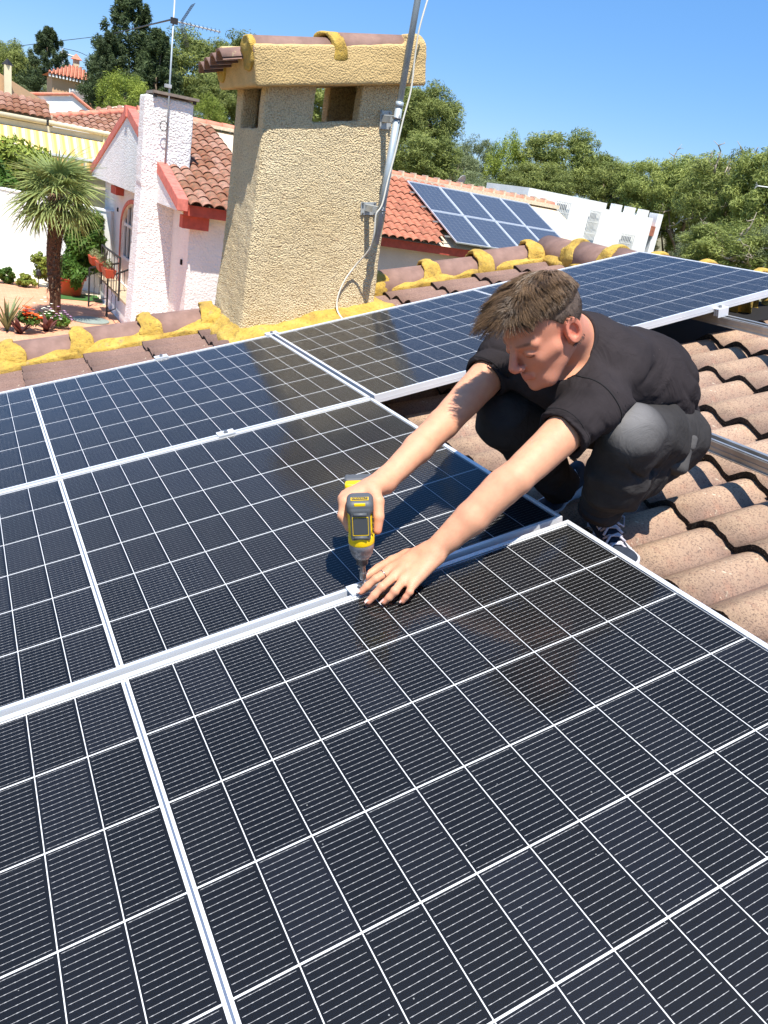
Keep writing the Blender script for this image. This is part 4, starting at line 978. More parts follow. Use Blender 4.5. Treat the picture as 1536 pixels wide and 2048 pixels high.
# thigh pocket on the left leg with its flap and stitched seam
px_ = (1.3682,0.0064,3.4788); pc = np.array(px_) + camdir(-.004, -.002, .010); pa = camdir(.93, .30, .2); pa /= np.linalg.norm(pa); pn = camdir(.25, -.1, -.96); pn -= pa * (pn @ pa); pn /= np.linalg.norm(pn); pb = np.cross(pn, pa); PR_ = np.stack([pa, pb, pn])
pw = Wob(60, 6, 33)
def pocket(P): return rbox(P, pc, (.048, .050, .030), .014, PR_) + .0022 * pw(P)
sdf_obj('cargo_pocket', lman(pocket), pc - .09 - mo_, pc + .09 - mo_, .0035, M['trousers'], man, lambda V: {'fade': ('FLOAT', 'POINT', np.full(len(V), .22))})
def flap(P): return rbox(P, pc + pb * (-.034 if pb @ camdir(0, 1, 0) > 0 else .034) + pn * .003, (.050, .020, .031), .008, PR_) + .0015 * pw(P)
sdf_obj('pocket_flap', lman(flap), pc - .10 - mo_, pc + .10 - mo_, .0035, M['trousers'], man, lambda V: {'fade': ('FLOAT', 'POINT', np.full(len(V), .30))})
# ---- shoes
M['shoe'] = simple('navy_suede', (.15, .18, .23), .9, 0, 60, .25, 300, .0008)
M['sole'] = simple('white_rubber_sole', (.80, .79, .80), .6, 0, 20, .08)
M['lace'] = simple('white_lace', (.76, .74, .77), .8)
def shoe(heel, toe, ank, label):
    heel, toe, ank = map(np.array, (heel, toe, ank)); d = toe - heel; L = np.linalg.norm(d); fx = d / L; nn_ = MRN @ np.array([0, 0, 1.0]); fy_ = np.cross(nn_, fx); fy_ /= np.linalg.norm(fy_); nz_ = np.cross(fx, fy_)
    SR = np.stack([fx, fy_, nz_]); o = empty('shoe_frame') if False else None
    def foot2d(q, g):
        a = np.array([.035, 0]); b2 = np.array([L - .045, 0]); t_ = np.clip((q[:, 0] - a[0]) / (b2[0] - a[0]), 0, 1)
        r = .032 + .013 * t_ - .012 * np.sin(np.pi * t_) * .5; return np.hypot(q[:, 0] - (a[0] + t_ * (b2[0] - a[0])), q[:, 1]) - r - g
    def sole(P):
        q = (P - heel) @ SR.T; q2 = q.copy(); d2 = foot2d(q, .002); hz = np.abs(q[:, 2] - .014) - .014
        return np.maximum(d2, hz) + .0
    def upper(P):
        q = (P - heel) @ SR.T; d2 = foot2d(q, -.002); t_ = np.clip(q[:, 0] / L, 0, 1)
        top = .095 - .062 * np.clip((t_ - .25) / .45, 0, 1) + .012 * np.clip((t_ - .6) / .2, 0, 1) - 6 * q[:, 1] ** 2
        d = smax(d2 + .12 * np.maximum(q[:, 2] - .03, 0), q[:, 2] - top, .02); return smax(d, .02 - q[:, 2], .002) + .001 * pw(P)
    lo3 = np.minimum(heel, toe) - .10; hi3 = np.maximum(heel, toe) + .14
    s_ = sdf_obj('shoe', lman(upper), lo3 - mo_, hi3 - mo_, .0034, M['shoe'], man)
    sdf_obj('sole', lman(sole), lo3 - mo_, hi3 - mo_, .0030, M['sole'], s_)
    b = MB()
    def at_(x, y, z): return Vector(heel + SR.T @ np.array([x, y, z]) - mo_)
    for i in range(4):
        x = L * (.38 + .085 * i); z = .083 - .013 * i
        b.tube([at_(x, -.026, z - .014), at_(x + .008, -.012, z), at_(x + .016, .012, z), at_(x + .026, .026, z - .014)], .0035, 6)
        b.tube([at_(x, .026, z - .014), at_(x + .008, .012, z + .002), at_(x + .016, -.012, z + .002), at_(x + .026, -.026, z - .014)], .0035, 6)
    for sg in (-1, 1):
        b.tube([at_(L * .40, 0, .088), at_(L * .36, sg * .02, .096), at_(L * .42, sg * .042, .082), at_(L * .50, sg * .034, .066), at_(L * .44, sg * .010, .082)], .0032, 6)
    b.build('shoelace', M['lace'], s_, True)
    b = MB(); b.box((0, 0, 0), (.030, .0015, .013)); 
    return s_
SRL = shoe(R3(1.335, .165, -.168), R3(1.235, -.080, -.168), J['anL'], 'left')
SRR = shoe(R3(1.470, .395, -.168), R3(1.235, .285, -.168), J['anR'], 'right')
# ---- hair: short scalp layer plus combed strands
M['hair'] = None
t = NT('brown_hair'); tn = t.attr('tone'); t.bs.inputs['Anisotropic'].default_value = .4
M['hair'] = t.fin(t.ramp(tn, [(0, s2l((.14, .10, .075))), (.5, s2l((.275, .21, .155))), (1, s2l((.56, .45, .335)))]), .38, 0, None, .5)
M['scalp'] = simple('cropped_hair', (.34, .28, .235), .8, 0, 160, .45, 500, .002)
def hairline(q):            # >0 where hair grows; q in head coordinates
    A, Y, Z = np.abs(q[:, 0]), q[:, 1], q[:, 2]
    front = .058 + .25 * (Y - .06)            # rises at the forehead
    side = np.where(Y > .030, .058, np.where(Y > -.005, .012 + (Y + .005) * 1.3, -.045 + .2 * np.maximum(-Y - .02, 0)))
    side = np.where(Y < -.055, -.060, side)
    return Z - np.where(Y > .05, np.maximum(front, .052), side)
def scalp(P):
    q = (P - HC) @ HM.T; d = head(P, False) - .0035; c = -hairline(q) * .8
    ear = np.linalg.norm(np.stack([np.abs(q[:, 0]), q[:, 1], q[:, 2]], 1) - np.array([.080, -.008, -.006]), axis=1) - .024
    return np.maximum(np.maximum(d, c), -ear)
sdf_obj('cropped_hair', lman(scalp), HC - .15 - mo_, HC + .15 - mo_, .003, M['scalp'], man)
def head_surface(dirs):      # sphere tracing outwards-in
    r = np.full(len(dirs), .16); o = hl(0, -.005, .015)
    for _ in range(24): r -= head(o + dirs * r[:, None]) * .9
    return o + dirs * r[:, None]
rs = np.random.RandomState(11)
dirs = rs.normal(size=(34000, 3)); dirs /= np.linalg.norm(dirs, axis=1)[:, None]; roots = head_surface(dirs)
q = (roots - HC) @ HM.T; hv = hairline(q); ok = (hv > .002)
ear = np.linalg.norm(np.stack([np.abs(q[:, 0]), q[:, 1], q[:, 2]], 1) - np.array([.080, -.008, -.006]), axis=1) > .030
q = q[ok & ear]; topw = np.clip((q[:, 2] - .045) / .03, 0, 1)
keep = rs.rand(len(q)) < (.75 + .25 * topw); q = q[keep][:14000]; topw = topw[keep][:14000]
nrm = q - np.array([0, -.012, .02]); nrm /= (np.array([.0745, .094, .082]) ** 2); nrm /= np.linalg.norm(nrm, axis=1)[:, None]
SEG = 7; cl = Wob(55, 7, 44)
clump = np.round(q / .016); hsh = np.sin(clump @ np.array([12.9898, 78.233, 37.719])) * 43758.5453; hsh = hsh - np.floor(hsh)
# combing direction: forwards and to his right over the crown, forwards-down at the fringe
side = np.sign(q[:, 0] + .012)
prt = np.clip((q[:, 0] - .008) / .025, -1, 1)
flow = np.stack([.95 * prt, .75 - .35 * np.clip(prt, 0, 1) - .5 * np.clip((q[:, 1] - .05) / .03, 0, 1) * np.clip(prt, 0, 1), -.10 - .5 * np.abs(q[:, 0]) / .06], 1)
whirl = np.clip((-.05 - q[:, 1]) / .04, 0, 1)[:, None]
down = np.stack([.25 * np.sign(q[:, 0]), np.full(len(q), -.1), np.full(len(q), -1.0)], 1)
flow = flow * (1 - whirl) + down * whirl; flow = flow * topw[:, None] + (down + np.array([0, .25, 0])) * (1 - topw[:, None])
flow[:, 0] += (hsh - .5) * .35 * topw
length = (.0085 + .004 * rs.rand(len(q))) * (1 - topw) + topw * (.050 + .020 * rs.rand(len(q)) + .030 * np.clip((q[:, 1] - .0) / .07, 0, 1))
fringe = np.clip((q[:, 1] - .040) / .03, 0, 1) * topw; lf = np.clip((-.004 - q[:, 0]) / .02, 0, 1); length = length * (.62 + .38 * lf) + fringe * .018 * lf; length *= 1 - .40 * np.clip((q[:, 0] - .03) / .025, 0, 1); fringe = fringe * lf
pts = np.zeros((len(q), SEG + 1, 3)); p = q + nrm * .001; dcur = nrm * (.5 + .5 * topw[:, None]) + flow * .55; dcur /= np.linalg.norm(dcur, axis=1)[:, None]
pts[:, 0] = p; jit = rs.normal(size=q.shape) * .055 + np.stack([np.sin(clump @ np.array([3.1, 1.7, 2.3])), np.cos(clump @ np.array([1.3, 4.1, .7])), np.sin(clump @ np.array([2.2, .9, 5.1]))], 1) * .16
for s in range(SEG):
    g = np.array([-.0, .10, -.75 * (s / SEG) ** 1.0]) if True else 0
    tgt = flow + nrm * (.42 - .75 * s / SEG) * topw[:, None] + jit + np.array([0, 0, -1.0]) * (s / SEG * .9) * fringe[:, None]
    tgt /= np.linalg.norm(tgt, axis=1)[:, None]; dcur = dcur * .45 + tgt * .55; dcur /= np.linalg.norm(dcur, axis=1)[:, None]
    p = p + dcur * (length / SEG)[:, None]
    W_ = HC + p @ HM; hd = head(W_); push = np.maximum(.0030 + .010 * topw * (hsh * .6 + .4) * min(1, (s + 1) / 3) - hd, 0)
    p = p + nrm * push[:, None]; pts[:, s + 1] = p
Wp = HC + pts @ HM - mo_
tang = np.gradient(Wp, axis=1); ref = np.cross(tang, np.array(CR[2])[None, None]); ref /= np.maximum(np.linalg.norm(ref, axis=2, keepdims=True), 1e-9)
b2n = np.cross(tang, ref); b2n /= np.maximum(np.linalg.norm(b2n, axis=2, keepdims=True), 1e-9)
rad = (.00045 + .00020 * topw)[:, None] * np.linspace(1, .25, SEG + 1)[None]
V = []; ang = [0, 2.094, 4.189]
for a_ in ang: V.append(Wp + (ref * math.cos(a_) + b2n * math.sin(a_)) * rad[..., None])
V = np.stack(V, 2).reshape(-1, 3); N = len(q); base_i = (np.arange(N) * (SEG + 1) * 3)[:, None, None]; si = (np.arange(SEG) * 3)[None, :, None]; kk = np.arange(3)[None, None]
k2 = (kk + 1) % 3; F = np.stack([base_i + si + kk, base_i + si + k2, base_i + si + 3 + k2, base_i + si + 3 + kk], -1).reshape(-1, 4)
tone = np.repeat(np.clip(.30 + .40 * hsh * topw + rs.normal(size=N) * .14 + .12 * topw, 0, 1), (SEG + 1) * 3) + np.tile(np.repeat(np.linspace(-.05, .22, SEG + 1), 3), N)
ho = obj('hair', npmesh('hair', V, F, M['hair'], True, {'tone': ('FLOAT', 'POINT', np.clip(tone, 0, 1))}), man)

# ================================================================== ground and neighbours
b = MB(); b.add([(-900, -900, -.05), (900, -900, -.05), (900, 900, -.05), (-900, 900, -.05)], [(0, 1, 2, 3)]); tag(b.build('ground', M['earth']), kind='structure')
b = MB(); n = 24; vs = []
for i in range(n + 1):
    for k in range(n + 1):
        x = -120 + 300 * i / n; y = 30 + 220 * k / n
        z = -.3 + 5.5 * max(0, min(1, (y - 34) / 40)) * max(0, min(1, (26 - x) / 26)) + 6 * max(0, min(1, (y - 60) / 120)) + .25 * math.sin(x * .31) * math.sin(y * .23)
        vs.append((x, y, z))
b.add(vs, [(i * (n + 1) + k, (i + 1) * (n + 1) + k, (i + 1) * (n + 1) + k + 1, i * (n + 1) + k + 1) for i in range(n) for k in range(n)]); tag(b.build('hillside', M['earth'], None, True), kind='structure')
def sheet(name, poly, z, mat):
    b = MB(); b.add([(x, y, z) for x, y in poly], [tuple(range(len(poly)))]); return tag(b.build(name, mat), kind='structure')
sheet('patio', [(-6, 8), (4.2, 8), (4.2, 20.0), (2.9, 22.3), (1.9, 23.6), (.2, 24.1), (-6, 25.5)], 0.0, M['patio'])
sheet('gravel_bed', [(-7, 20), (3.9, 19), (3.9, 26), (-7, 31)], -.012, M['gravel'])
def wall(name, a, c, h, th, mat, label, cat, z0=-.05, cope=None, slope=None):
    a = Vector(a); c = Vector(c); d = (c - a).normalized(); nn = Vector((-d.y, d.x)) * th
    e = empty(name, (a.x, a.y, z0), label, cat); A = Vector((0, 0)); Cc = c - a
    b = MB(); q = [A, Cc, Cc + nn, A + nn]; b.hexa([(p.x, p.y, 0) for p in q], [(p.x, p.y, h - z0) for p in q]); b.build('wall_body', mat, e)
    if cope: 
        b = MB(); q = [A - nn * .12, Cc - nn * .12, Cc + nn * 1.12, A + nn * 1.12]; b.hexa([(p.x, p.y, h - z0) for p in q], [(p.x, p.y, h - z0 + .05) for p in q]); b.build('coping', cope, e)
    return e
wall('garden_wall', (-4.3, 33.2), (3.72, 22.95), 2.25, .2, M['white_smooth'], 'tall white garden wall behind the palm', 'wall', cope=M['white_smooth'])

# ------------------------------------------------------------------ clay tile covering
ct = [tile_mesh('clay_roof_tile', .225, 1, .47, .070, .016, .030, (M['clay'], M['clay_edge']), 7, 1, k, .006, .75) for k in range(2)]
ct2 = [tile_mesh('clay_roof_tile', .225, 1, .47, .070, .016, .030, (M['clay2'], M['clay_edge']), 7, 1, k, .006, .75) for k in range(2)]
def tiling(parent, o, e, up, ncol, nrow, meshes, pitch=.22, expo=.38, keep=None, pw_=None, seed=0):
    """tiles from eave corner o, along e (unit), up the slope (unit)"""
    rr = random.Random(seed); e = Vector(e).normalized(); up = Vector(up).normalized(); nz_ = up.cross(e).normalized()
    if nz_.z < 0: nz_ = -nz_
    hand = 1 if up.cross(e).dot(nz_) > 0 else -1
    for r_ in range(nrow):
        for c_ in range(ncol):
            p = Vector(o) + e * (c_ * pitch) + up * (r_ * expo - .08)
            if keep and not keep(p + e * pitch / 2 + up * .2): continue
            ob = bpy.data.objects.new('roof_tile', meshes[rr.randrange(len(meshes))]); COL.objects.link(ob); ob.parent = parent
            y = e if hand == 1 else -e; p2 = p if hand == 1 else p + e * pitch
            x = up; z = x.cross(y)
            mw = Matrix(((x.x, y.x, z.x, p2.x), (x.y, y.y, z.y, p2.y), (x.z, y.z, z.z, p2.z), (0, 0, 0, 1))) @ Matrix.Rotation(rr.uniform(-.03, .03), 4, 'Z') @ Matrix.Rotation(rr.uniform(-.02, .01), 4, 'Y')
            ob.matrix_local = parent.matrix_world.inverted() @ mw
# ------------------------------------------------------------------ white gabled house
XG, YE, YR, YF = 3.46, 14.22, 19.65, 25.0; ZE, ZR = 3.20, 4.76; XE = 7.2
house = empty('white_house', (XG, YE, 0), 'white house with a red-edged gable, arched glass door and clay roof', 'house'); bpy.context.view_layer.update()
hm = Matrix.Translation(-house.location)
def hb(name, boxes, mat, parent=house, bevel=0, o0=house.location):
    b = MB()
    for lo, hi in boxes: b.box(lo, hi, 0, Matrix.Translation(-o0))
    return b.build(name, mat, parent, bevel=bevel)
sl = (ZR - ZE) / (YR - YE)
XW, YW = 3.80, 14.68                    # lower walls stand back under the roof
def prism(name, xs, prof, mat, parent=house):
    b = MB(); k = len(prof); vs = [(x, y, z) for x in xs for y, z in prof]
    fs = [tuple(range(k - 1, -1, -1)), tuple(range(k, 2 * k))] + [(i, (i + 1) % k, k + (i + 1) % k, k + i) for i in range(k)]
    b.add([tuple(hm @ Vector(v)) for v in vs], fs); return b.build(name, mat, parent)
def roofz(y): return ZR - sl * abs(y - YR)
prism('gable_panel', (XG, XG + .12), [(YE + .12, ZE - .14), (YE + .12, roofz(YE + .12) - .05), (YR, ZR - .05), (YF - .12, roofz(YF - .12) - .05), (YF - .12, ZE - .14)], M['white'])
prism('roof_slab', (XG + .12, XE), [(YE + .1, ZE - .08), (YR, ZR - .06), (YF - .1, ZE - .08), (YF - .1, ZE - .2), (YR, ZR - .2), (YE + .1, ZE - .2)], M['lime'])
# lower walls, with the arched opening cut into the left-hand wall
DY0, DY1, DZ0, DZT, DZS = 18.55, 21.75, .62, 2.72, 2.05     # door: y range, sill, top of arch, springing
b = MB(); N_ = 18; yc, ry = (DY0 + DY1) / 2, (DY1 - DY0) / 2
arch = [(yc - ry * math.cos(math.pi * k / N_), DZS + (DZT - DZS) * math.sin(math.pi * k / N_)) for k in range(N_ + 1)]
top_z = ZE - .1
vs = []; fs = []
for x in (XW, XW + .25):
    base = len(vs)
    vs += [(x, YW, 0), (x, DY0, 0), (x, DY0, DZ0), (x, DY1, DZ0), (x, DY1, 0), (x, YF - .45, 0), (x, YF - .45, top_z), (x, YW, top_z)] + [(x, y, z) for y, z in arch] + [(x, y, top_z) for y, z in arch]
    A0 = base + 8; T0 = A0 + N_ + 1
    ff = [(base, base + 1, base + 2, A0, T0, base + 7), (base + 4, base + 5, base + 6, T0 + N_, A0 + N_, base + 3), (base + 1, base + 4, base + 3, base + 2)] + [(A0 + k, A0 + k + 1, T0 + k + 1, T0 + k) for k in range(N_)]
    fs += [tuple(reversed(f)) for f in ff] if x > XW else ff
nv = len(vs) // 2
ring = [2, 8] + [8 + k for k in range(1, N_ + 1)] + [3]
for i in range(len(ring)):
    a_, c_ = ring[i], ring[(i + 1) % len(ring)]; fs.append((a_, c_, nv + c_, nv + a_))
fs += [(0, 7, nv + 7, nv), (5, nv + 5, nv + 6, 6), (7, 6, nv + 6, nv + 7)]
b.add([tuple(hm @ Vector(v)) for v in vs], fs); b.build('side_wall', M['lilac_wall'], house)
hb('front_wall', [((XW + .25, YW, 0), (XE - .2, YW + .25, top_z))], M['lilac_wall'])
hb('inner_room', [((XW + 1.6, DY0 - 1, 0), (XW + 1.7, DY1 + 1, 2.9))], M['dark'])
hb('room_floor', [((XW, DY0 - 1, DZ0 - .08), (XW + 1.6, DY1 + 1, DZ0 - .004))], M['cream'])
# red trim
hb('fascia', [((XG + .12, YE + .08, ZE - .20), (XE, YE + .13, ZE - .01))], M['red'])
for y0, y1 in ((14.70, 15.75), (17.45, 18.75), (21.6, 22.4)):
    hb('roof_beam', [((XG + .14, y0, ZE - .40), (XW - .003, y1, ZE - .20))] if y0 > 15 else [((XG + .14, YE + .22, ZE - .44), (XW + .30, YE + .46, ZE - .21))], M['red'])
def rake(y0, y1, n, name='rake_block'):
    for i in range(n):
        a_, c_ = y0 + (y1 - y0) * i / n, y0 + (y1 - y0) * (i + 1) / n; g = .004 * (1 if y1 > y0 else -1)
        b = MB(); za, zc = roofz(a_) , roofz(c_ - g)
        q = [(XG - .03, a_, za - .13), (XG + .17, a_, za - .13), (XG + .17, c_ - g, zc - .13), (XG - .03, c_ - g, zc - .13)]
        tq = [(x, y, z + .215 + (i % 2) * .008) for x, y, z in q]
        b.hexa([tuple(hm @ Vector(v)) for v in q], [tuple(hm @ Vector(v)) for v in tq]); o = b.build(name, M['salmon'], house, bevel=.012)
rake(YE, YR, 13); rake(YF, YR, 13)
b = MB(); b.hexa([tuple(hm @ Vector(v)) for v in [(XG - .07, YR - .16, ZR - .14), (XG + .17, YR - .16, ZR - .14), (XG + .17, YR + .16, ZR - .14), (XG - .07, YR + .16, ZR - .14)]], [tuple(hm @ Vector(v)) for v in [(XG - .07, YR - .1, ZR + .10), (XG + .17, YR - .1, ZR + .10), (XG + .17, YR + .1, ZR + .10), (XG - .07, YR + .1, ZR + .10)]]); b.build('gable_cap', M['salmon'], house)
bpy.context.view_layer.update()
up = Vector((0, YR - YE, ZR - ZE)).normalized()
# neighbour's own chimney stands through this roof, so leave it out of the tiling
tiling(house, (XG + .20, YE + .02, ZE + .0), (1, 0, 0), up, 9, 15, ct, keep=lambda p: p.x < 5.4, seed=2)
for i in range(9):
    o = bpy.data.objects.new('ridge_tile', cap_mesh('clay_cap', .45, .12, .105)) if i == 0 else o.copy(); 
    if i == 0: o.data.materials.clear(); o.data.materials.append(M['clay_cap'])
    COL.objects.link(o); o.parent = house; o.location = hm @ Vector((XG + .2 + i * .40, YR, ZR + .03)); o.rotation_euler = (0, 0, 0)
hb('ridge_mortar', [((XG + .18, YR - .16, ZR - .03), (XE, YR + .16, ZR + .045))], M['lime'])
# arched glazed door
gd = []
hb('door_trim', [((XW - .03, DY1 - .0, .0), (XW - .003, DY1 + .10, DZS))], M['salmon'])
b = MB(); vs = []; 
for k in range(N_ + 1):
    a_ = math.pi * k / N_
    for rr_ in (0, .10):
        y = yc - (ry + rr_) * math.cos(a_); z = DZS + (DZT - DZS + rr_) * math.sin(a_); vs += [(XW - .03, y, z), (XW - .003, y, z)]
fs = []
for k in range(N_): q = 4 * k; fs += [(q, q + 4, q + 6, q + 2), (q + 1, q + 3, q + 7, q + 5), (q, q + 1, q + 5, q + 4), (q + 2, q + 6, q + 7, q + 3)]
b.add([tuple(hm @ Vector(v)) for v in vs], fs); b.build('arch_trim', M['salmon'], house)
M['pvc'] = simple('white_window_frame', (.88, .88, .86), .4)
t = NT('window_glass'); M['window'] = t.fin((.05, .06, .06), .03, 0, None, .6)
MIDY = 19.65; xg = XW + .10
def archz(y): return DZS + (DZT - DZS) * math.sqrt(max(0, 1 - ((y - yc) / ry) ** 2))
b = MB(); n_ = 16
ys = [MIDY + (DY1 - MIDY) * k / n_ for k in range(n_ + 1)]
for k in range(n_): b.hexa([tuple(hm @ Vector(v)) for v in [(xg, ys[k], 1.30), (xg + .01, ys[k], 1.30), (xg + .01, ys[k + 1], 1.30), (xg, ys[k + 1], 1.30)]], [tuple(hm @ Vector(v)) for v in [(xg, ys[k], archz(ys[k])), (xg + .01, ys[k], archz(ys[k])), (xg + .01, ys[k + 1], archz(ys[k + 1])), (xg, ys[k + 1], archz(ys[k + 1]))]])
b.build('window_pane', M['window'], house)
fr_ = []
for y in (MIDY, MIDY + .52, MIDY + 1.05, MIDY + 1.58, DY1 - .05): fr_.append(((xg - .05, y - .03, 1.28), (xg - .005, y + .03, archz(min(y, DY1 - .06)) - .01)))
for z in (1.28, 2.12): fr_.append(((xg - .052, MIDY, z - .035), (xg - .006, DY1, z + .035)))
hb('window_frame', fr_, M['pvc']); hb('door_lower_panel', [((xg - .04, MIDY, DZ0), (xg + .02, DY1, 1.26))], M['pink_wall'])
hb('doorway_dark_sheet', [((xg + .06, DY0 + .05, DZ0), (xg + .10, MIDY - .05, 2.10))], M['dark'])  # dark sheet painted in for the unlit room seen through the doorway
hb('door_head', [((xg - .04, DY0, 2.12), (xg + .02, MIDY - .03, 2.18))], M['pvc'])
hb('curtain', [((xg - .02, MIDY - .42, DZ0 + .02), (xg + .04, MIDY - .12, 2.08))], simple('mauve_curtain', (.55, .48, .50), .9, 0, 6, .25))
hb('light_switch', [((XW - .03, 15.05, 2.02), (XW, 15.13, 2.12)), ((XW - .03, 22.3, 2.35), (XW, 22.38, 2.45))], M['dark'])
# terrace with step and railing
ter = empty('entrance_terrace', (3.3, 18, 0), 'raised stone entrance step in front of the arched door', 'step'); to = Vector((3.3, 18, 0))
b = MB(); b.box((3.42, 16.0, -.02), (XW - .004, 22.4, DZ0 - .06), 0, Matrix.Translation(-to)); b.build('step_body', M['white_smooth'], ter)
b = MB(); b.box((3.36, 15.96, DZ0 - .06), (XW - .004, 22.45, DZ0 - .01), 0, Matrix.Translation(-to)); b.build('step_slab', simple('buff_stone', (.74, .66, .55), .85, 0, 8, .15), ter)
def railing(a, c, h, label, nb, cat='railing'):
    a, c = Vector(a), Vector(c); e = empty('iron_railing', a, label, cat); L = c - a
    for p in (Vector((0, 0, 0)), L): b = MB(); b.tube([p, p + Vector((0, 0, h))], .022, 6); b.build('post', M['iron'], e)
    b = MB(); b.tube([Vector((0, 0, h)), L + Vector((0, 0, h))], .026, 6); b.build('handrail', M['iron'], e)
    b = MB(); b.tube([Vector((0, 0, .12)), L + Vector((0, 0, .12))], .014, 4); b.build('bottom_rail', M['iron'], e)
    for i in range(1, nb):
        p = L * i / nb; b = MB(); b.tube([p + Vector((0, 0, .12)), p + Vector((0, 0, h * .45)), p + Vector((.02, 0, h * .5)), p + Vector((0, 0, h * .55)), p + Vector((0, 0, h))], .009, 4); b.build('baluster', M['iron'], e)
    return e
railing((2.9138,20.9722,0.0000), (3.7896,21.7823,0.1000), .98, 'black iron railing running up to the planters', 6)
railing((3.1683,19.7250,0.0000), (3.8589,20.2961,0.2000), .98, 'black iron railing nearest the white chimney', 6)
railing((3.1200,20.4204,0.6889), (3.1200,17.9052,0.7269), .95, 'black iron railing behind the hanging terracotta planters', 7)
# ------------------------------------------------------------------ neighbour's white chimney with aerial
nch = empty('white_chimney', (3.6, 16.1, 0), 'tall white rough-rendered chimney breast of the gabled house', 'chimney'); no = Vector((3.6, 16.1, 0))
w1, w2_ = Wob(9, 7, 50), Wob(40, 7, 51)
def nch_f(P):
    X, Y, Z = P[:, 0] + no.x, P[:, 1] + no.y, P[:, 2]
    top = rbox(np.stack([X, Y, Z], 1), (3.61, 16.37, 4.16), (.475, .27, .82), .03)
    fl = np.clip((3.3 - Z) / 3.3, 0, 1) * .11
    low = np.maximum(np.abs(X - 3.50) - .35 - fl, np.abs(Y - 16.42) - .32 - fl * .6); low = np.maximum(low, np.maximum(Z - 3.95, -.1 - Z))
    return (smin(top, low, .04) + .004 * w1(P) + .004 * w2_(P)) * .85
sdf_obj('chimney_body', nch_f, (-.9, -.5, -.15), (.9, 1.0, 5.1), .035, M['white'], nch)
b = MB(); b.box((-.33, -.10, 5.02), (.55, .62, 5.07)); b.build('cap_slab', simple('grey_slab', (.50, .46, .42), .9, 0, 12, .2), nch)
for x in (-.28, .48):
    for y in (-.02, .52): b = MB(); b.box((x - .03, y - .03, 4.96), (x + .03, y + .03, 5.02)); b.build('cap_foot', M['iron'], nch)
ae = empty('tv_aerial', (3.5178,16.0200,3.7708), 'television aerial on a mast clamped to the white chimney', 'aerial'); ao = Vector(ae.location)
mt, mbp = Vector((3.5686,16.0200,6.6885)), Vector((3.5663,16.0200,3.7787))
b = MB(); b.tube([mbp - ao, mt - ao], .017, 8); b.build('mast', M['pole'], ae, True)
ac = Vector((3.5862,16.0200,6.2869)) - ao
b = MB(); bd = Vector((.95, -.25, -.02)).normalized(); b.tube([ac, ac + bd * .85], .012, 6); b.build('boom', M['steel'], ae)
for i in range(9):
    p = ac + bd * (.22 + i * .075); b = MB(); b.tube([p + Vector((0, -.09, 0)), p + Vector((0, .09, 0))], .006, 4); b.tube([p + Vector((0, 0, -.04)), p + Vector((0, 0, .04))], .006, 4); b.build('director', M['iron'], ae)
for sgn in (1, -1):
    b = MB(); o1 = ac + bd * .12
    axd = (Vector((.55, 0, .95)) if sgn > 0 else Vector((.38, 0, -1.0))).normalized()
    for i in range(6): b.tube([o1 + Vector((0, -.16 + i * .064, 0)), o1 + axd * .40 + Vector((0, -.16 + i * .064, 0))], .0035, 4)
    for i in range(9): b.tube([o1 + axd * (.05 * i) + Vector((0, -.16, 0)), o1 + axd * (.05 * i) + Vector((0, .16, 0))], .0035, 4)
    b.build('reflector_grid', M['iron'], ae)
b = MB(); b.box((-.07, -.03, -.05), (.06, .03, .05), 0, Matrix.Translation(ac)); b.build('junction_box', M['iron'], ae)
for yy, r_ in ((250, .07),):
    c = Vector((3.4856,15.9800,4.4724)) - ao; b = MB(); b.tube([c + Vector((.07 * math.cos(k * .524), -.01, .09 * math.sin(k * .524))) for k in range(13)], .008, 5); b.build('cable_coil', M['iron'], ae, True)
b = MB(); c = Vector((3.5360,16.0200,5.1829)) - ao; b.box((-.06, -.05, -.03), (.06, .05, .03), 0, Matrix.Translation(c)); b.build('mast_box', M['steel'], ae)

# ------------------------------------------------------------------ right-hand house with eight panels
Y1, Z1, Y2, Z2 = 16.5, 3.04, 20.0, 4.44; X1, X2 = 8.0, 16.4
h2 = empty('solar_house', (X1, Y1, 0), 'neighbour house with a red clay roof and eight solar panels', 'house'); bpy.context.view_layer.update()
o2 = Vector((X1, Y1, 0)); um = Vector((0, Y2 - Y1, Z2 - Z1)).normalized(); nm = Vector((0, -um.z, um.y))
def hb2(name, lo, hi, mat): b = MB(); b.box(lo, hi, 0, Matrix.Translation(-o2)); return b.build(name, mat, h2)
hb2('wall', (X1 + .1, Y1 + .45, -.05), (X2 - .3, Y2 + 3, Z1 - .08), M['pink_wall']); hb2('fascia', (X1, Y1 + .12, Z1 - .24), (X2, Y1 + .20, Z1 - .03), M['red'])
b = MB(); b.add([tuple(Vector(v) - o2) for v in [(X1, Y1 + .05, Z1 - .04), (X2, Y1 + .05, Z1 - .04), (X2, Y2, Z2 - .03), (X1, Y2, Z2 - .03), (X1, Y2 + 3.5, Z1 - .04), (X2, Y2 + 3.5, Z1 - .04)]], [(0, 1, 2, 3), (3, 2, 5, 4)]); b.build('roof_slab', M['lime'], h2)
pan0 = Vector((10.7200,19.7000,4.3996)); 
def roofhit(x, y): return None
tiling(h2, (8.3, Y1, Z1), (1, 0, 0), um, 22, 10, ct2, keep=lambda p: (p.x < 9.6 + (p.y - Y1) * .55 + .6 + .3) , seed=5)
for i in range(15):
    o = bpy.data.objects.new('ridge_tile', cap_mesh('clay_cap2', .42, .12, .10)) if i == 0 else o.copy()
    if i == 0: o.data.materials.clear(); o.data.materials.append(M['clay_cap'])
    COL.objects.link(o); o.parent = h2; o.location = Vector((10.5 + i * .385, Y2 + .02, Z2 + .05)) - o2
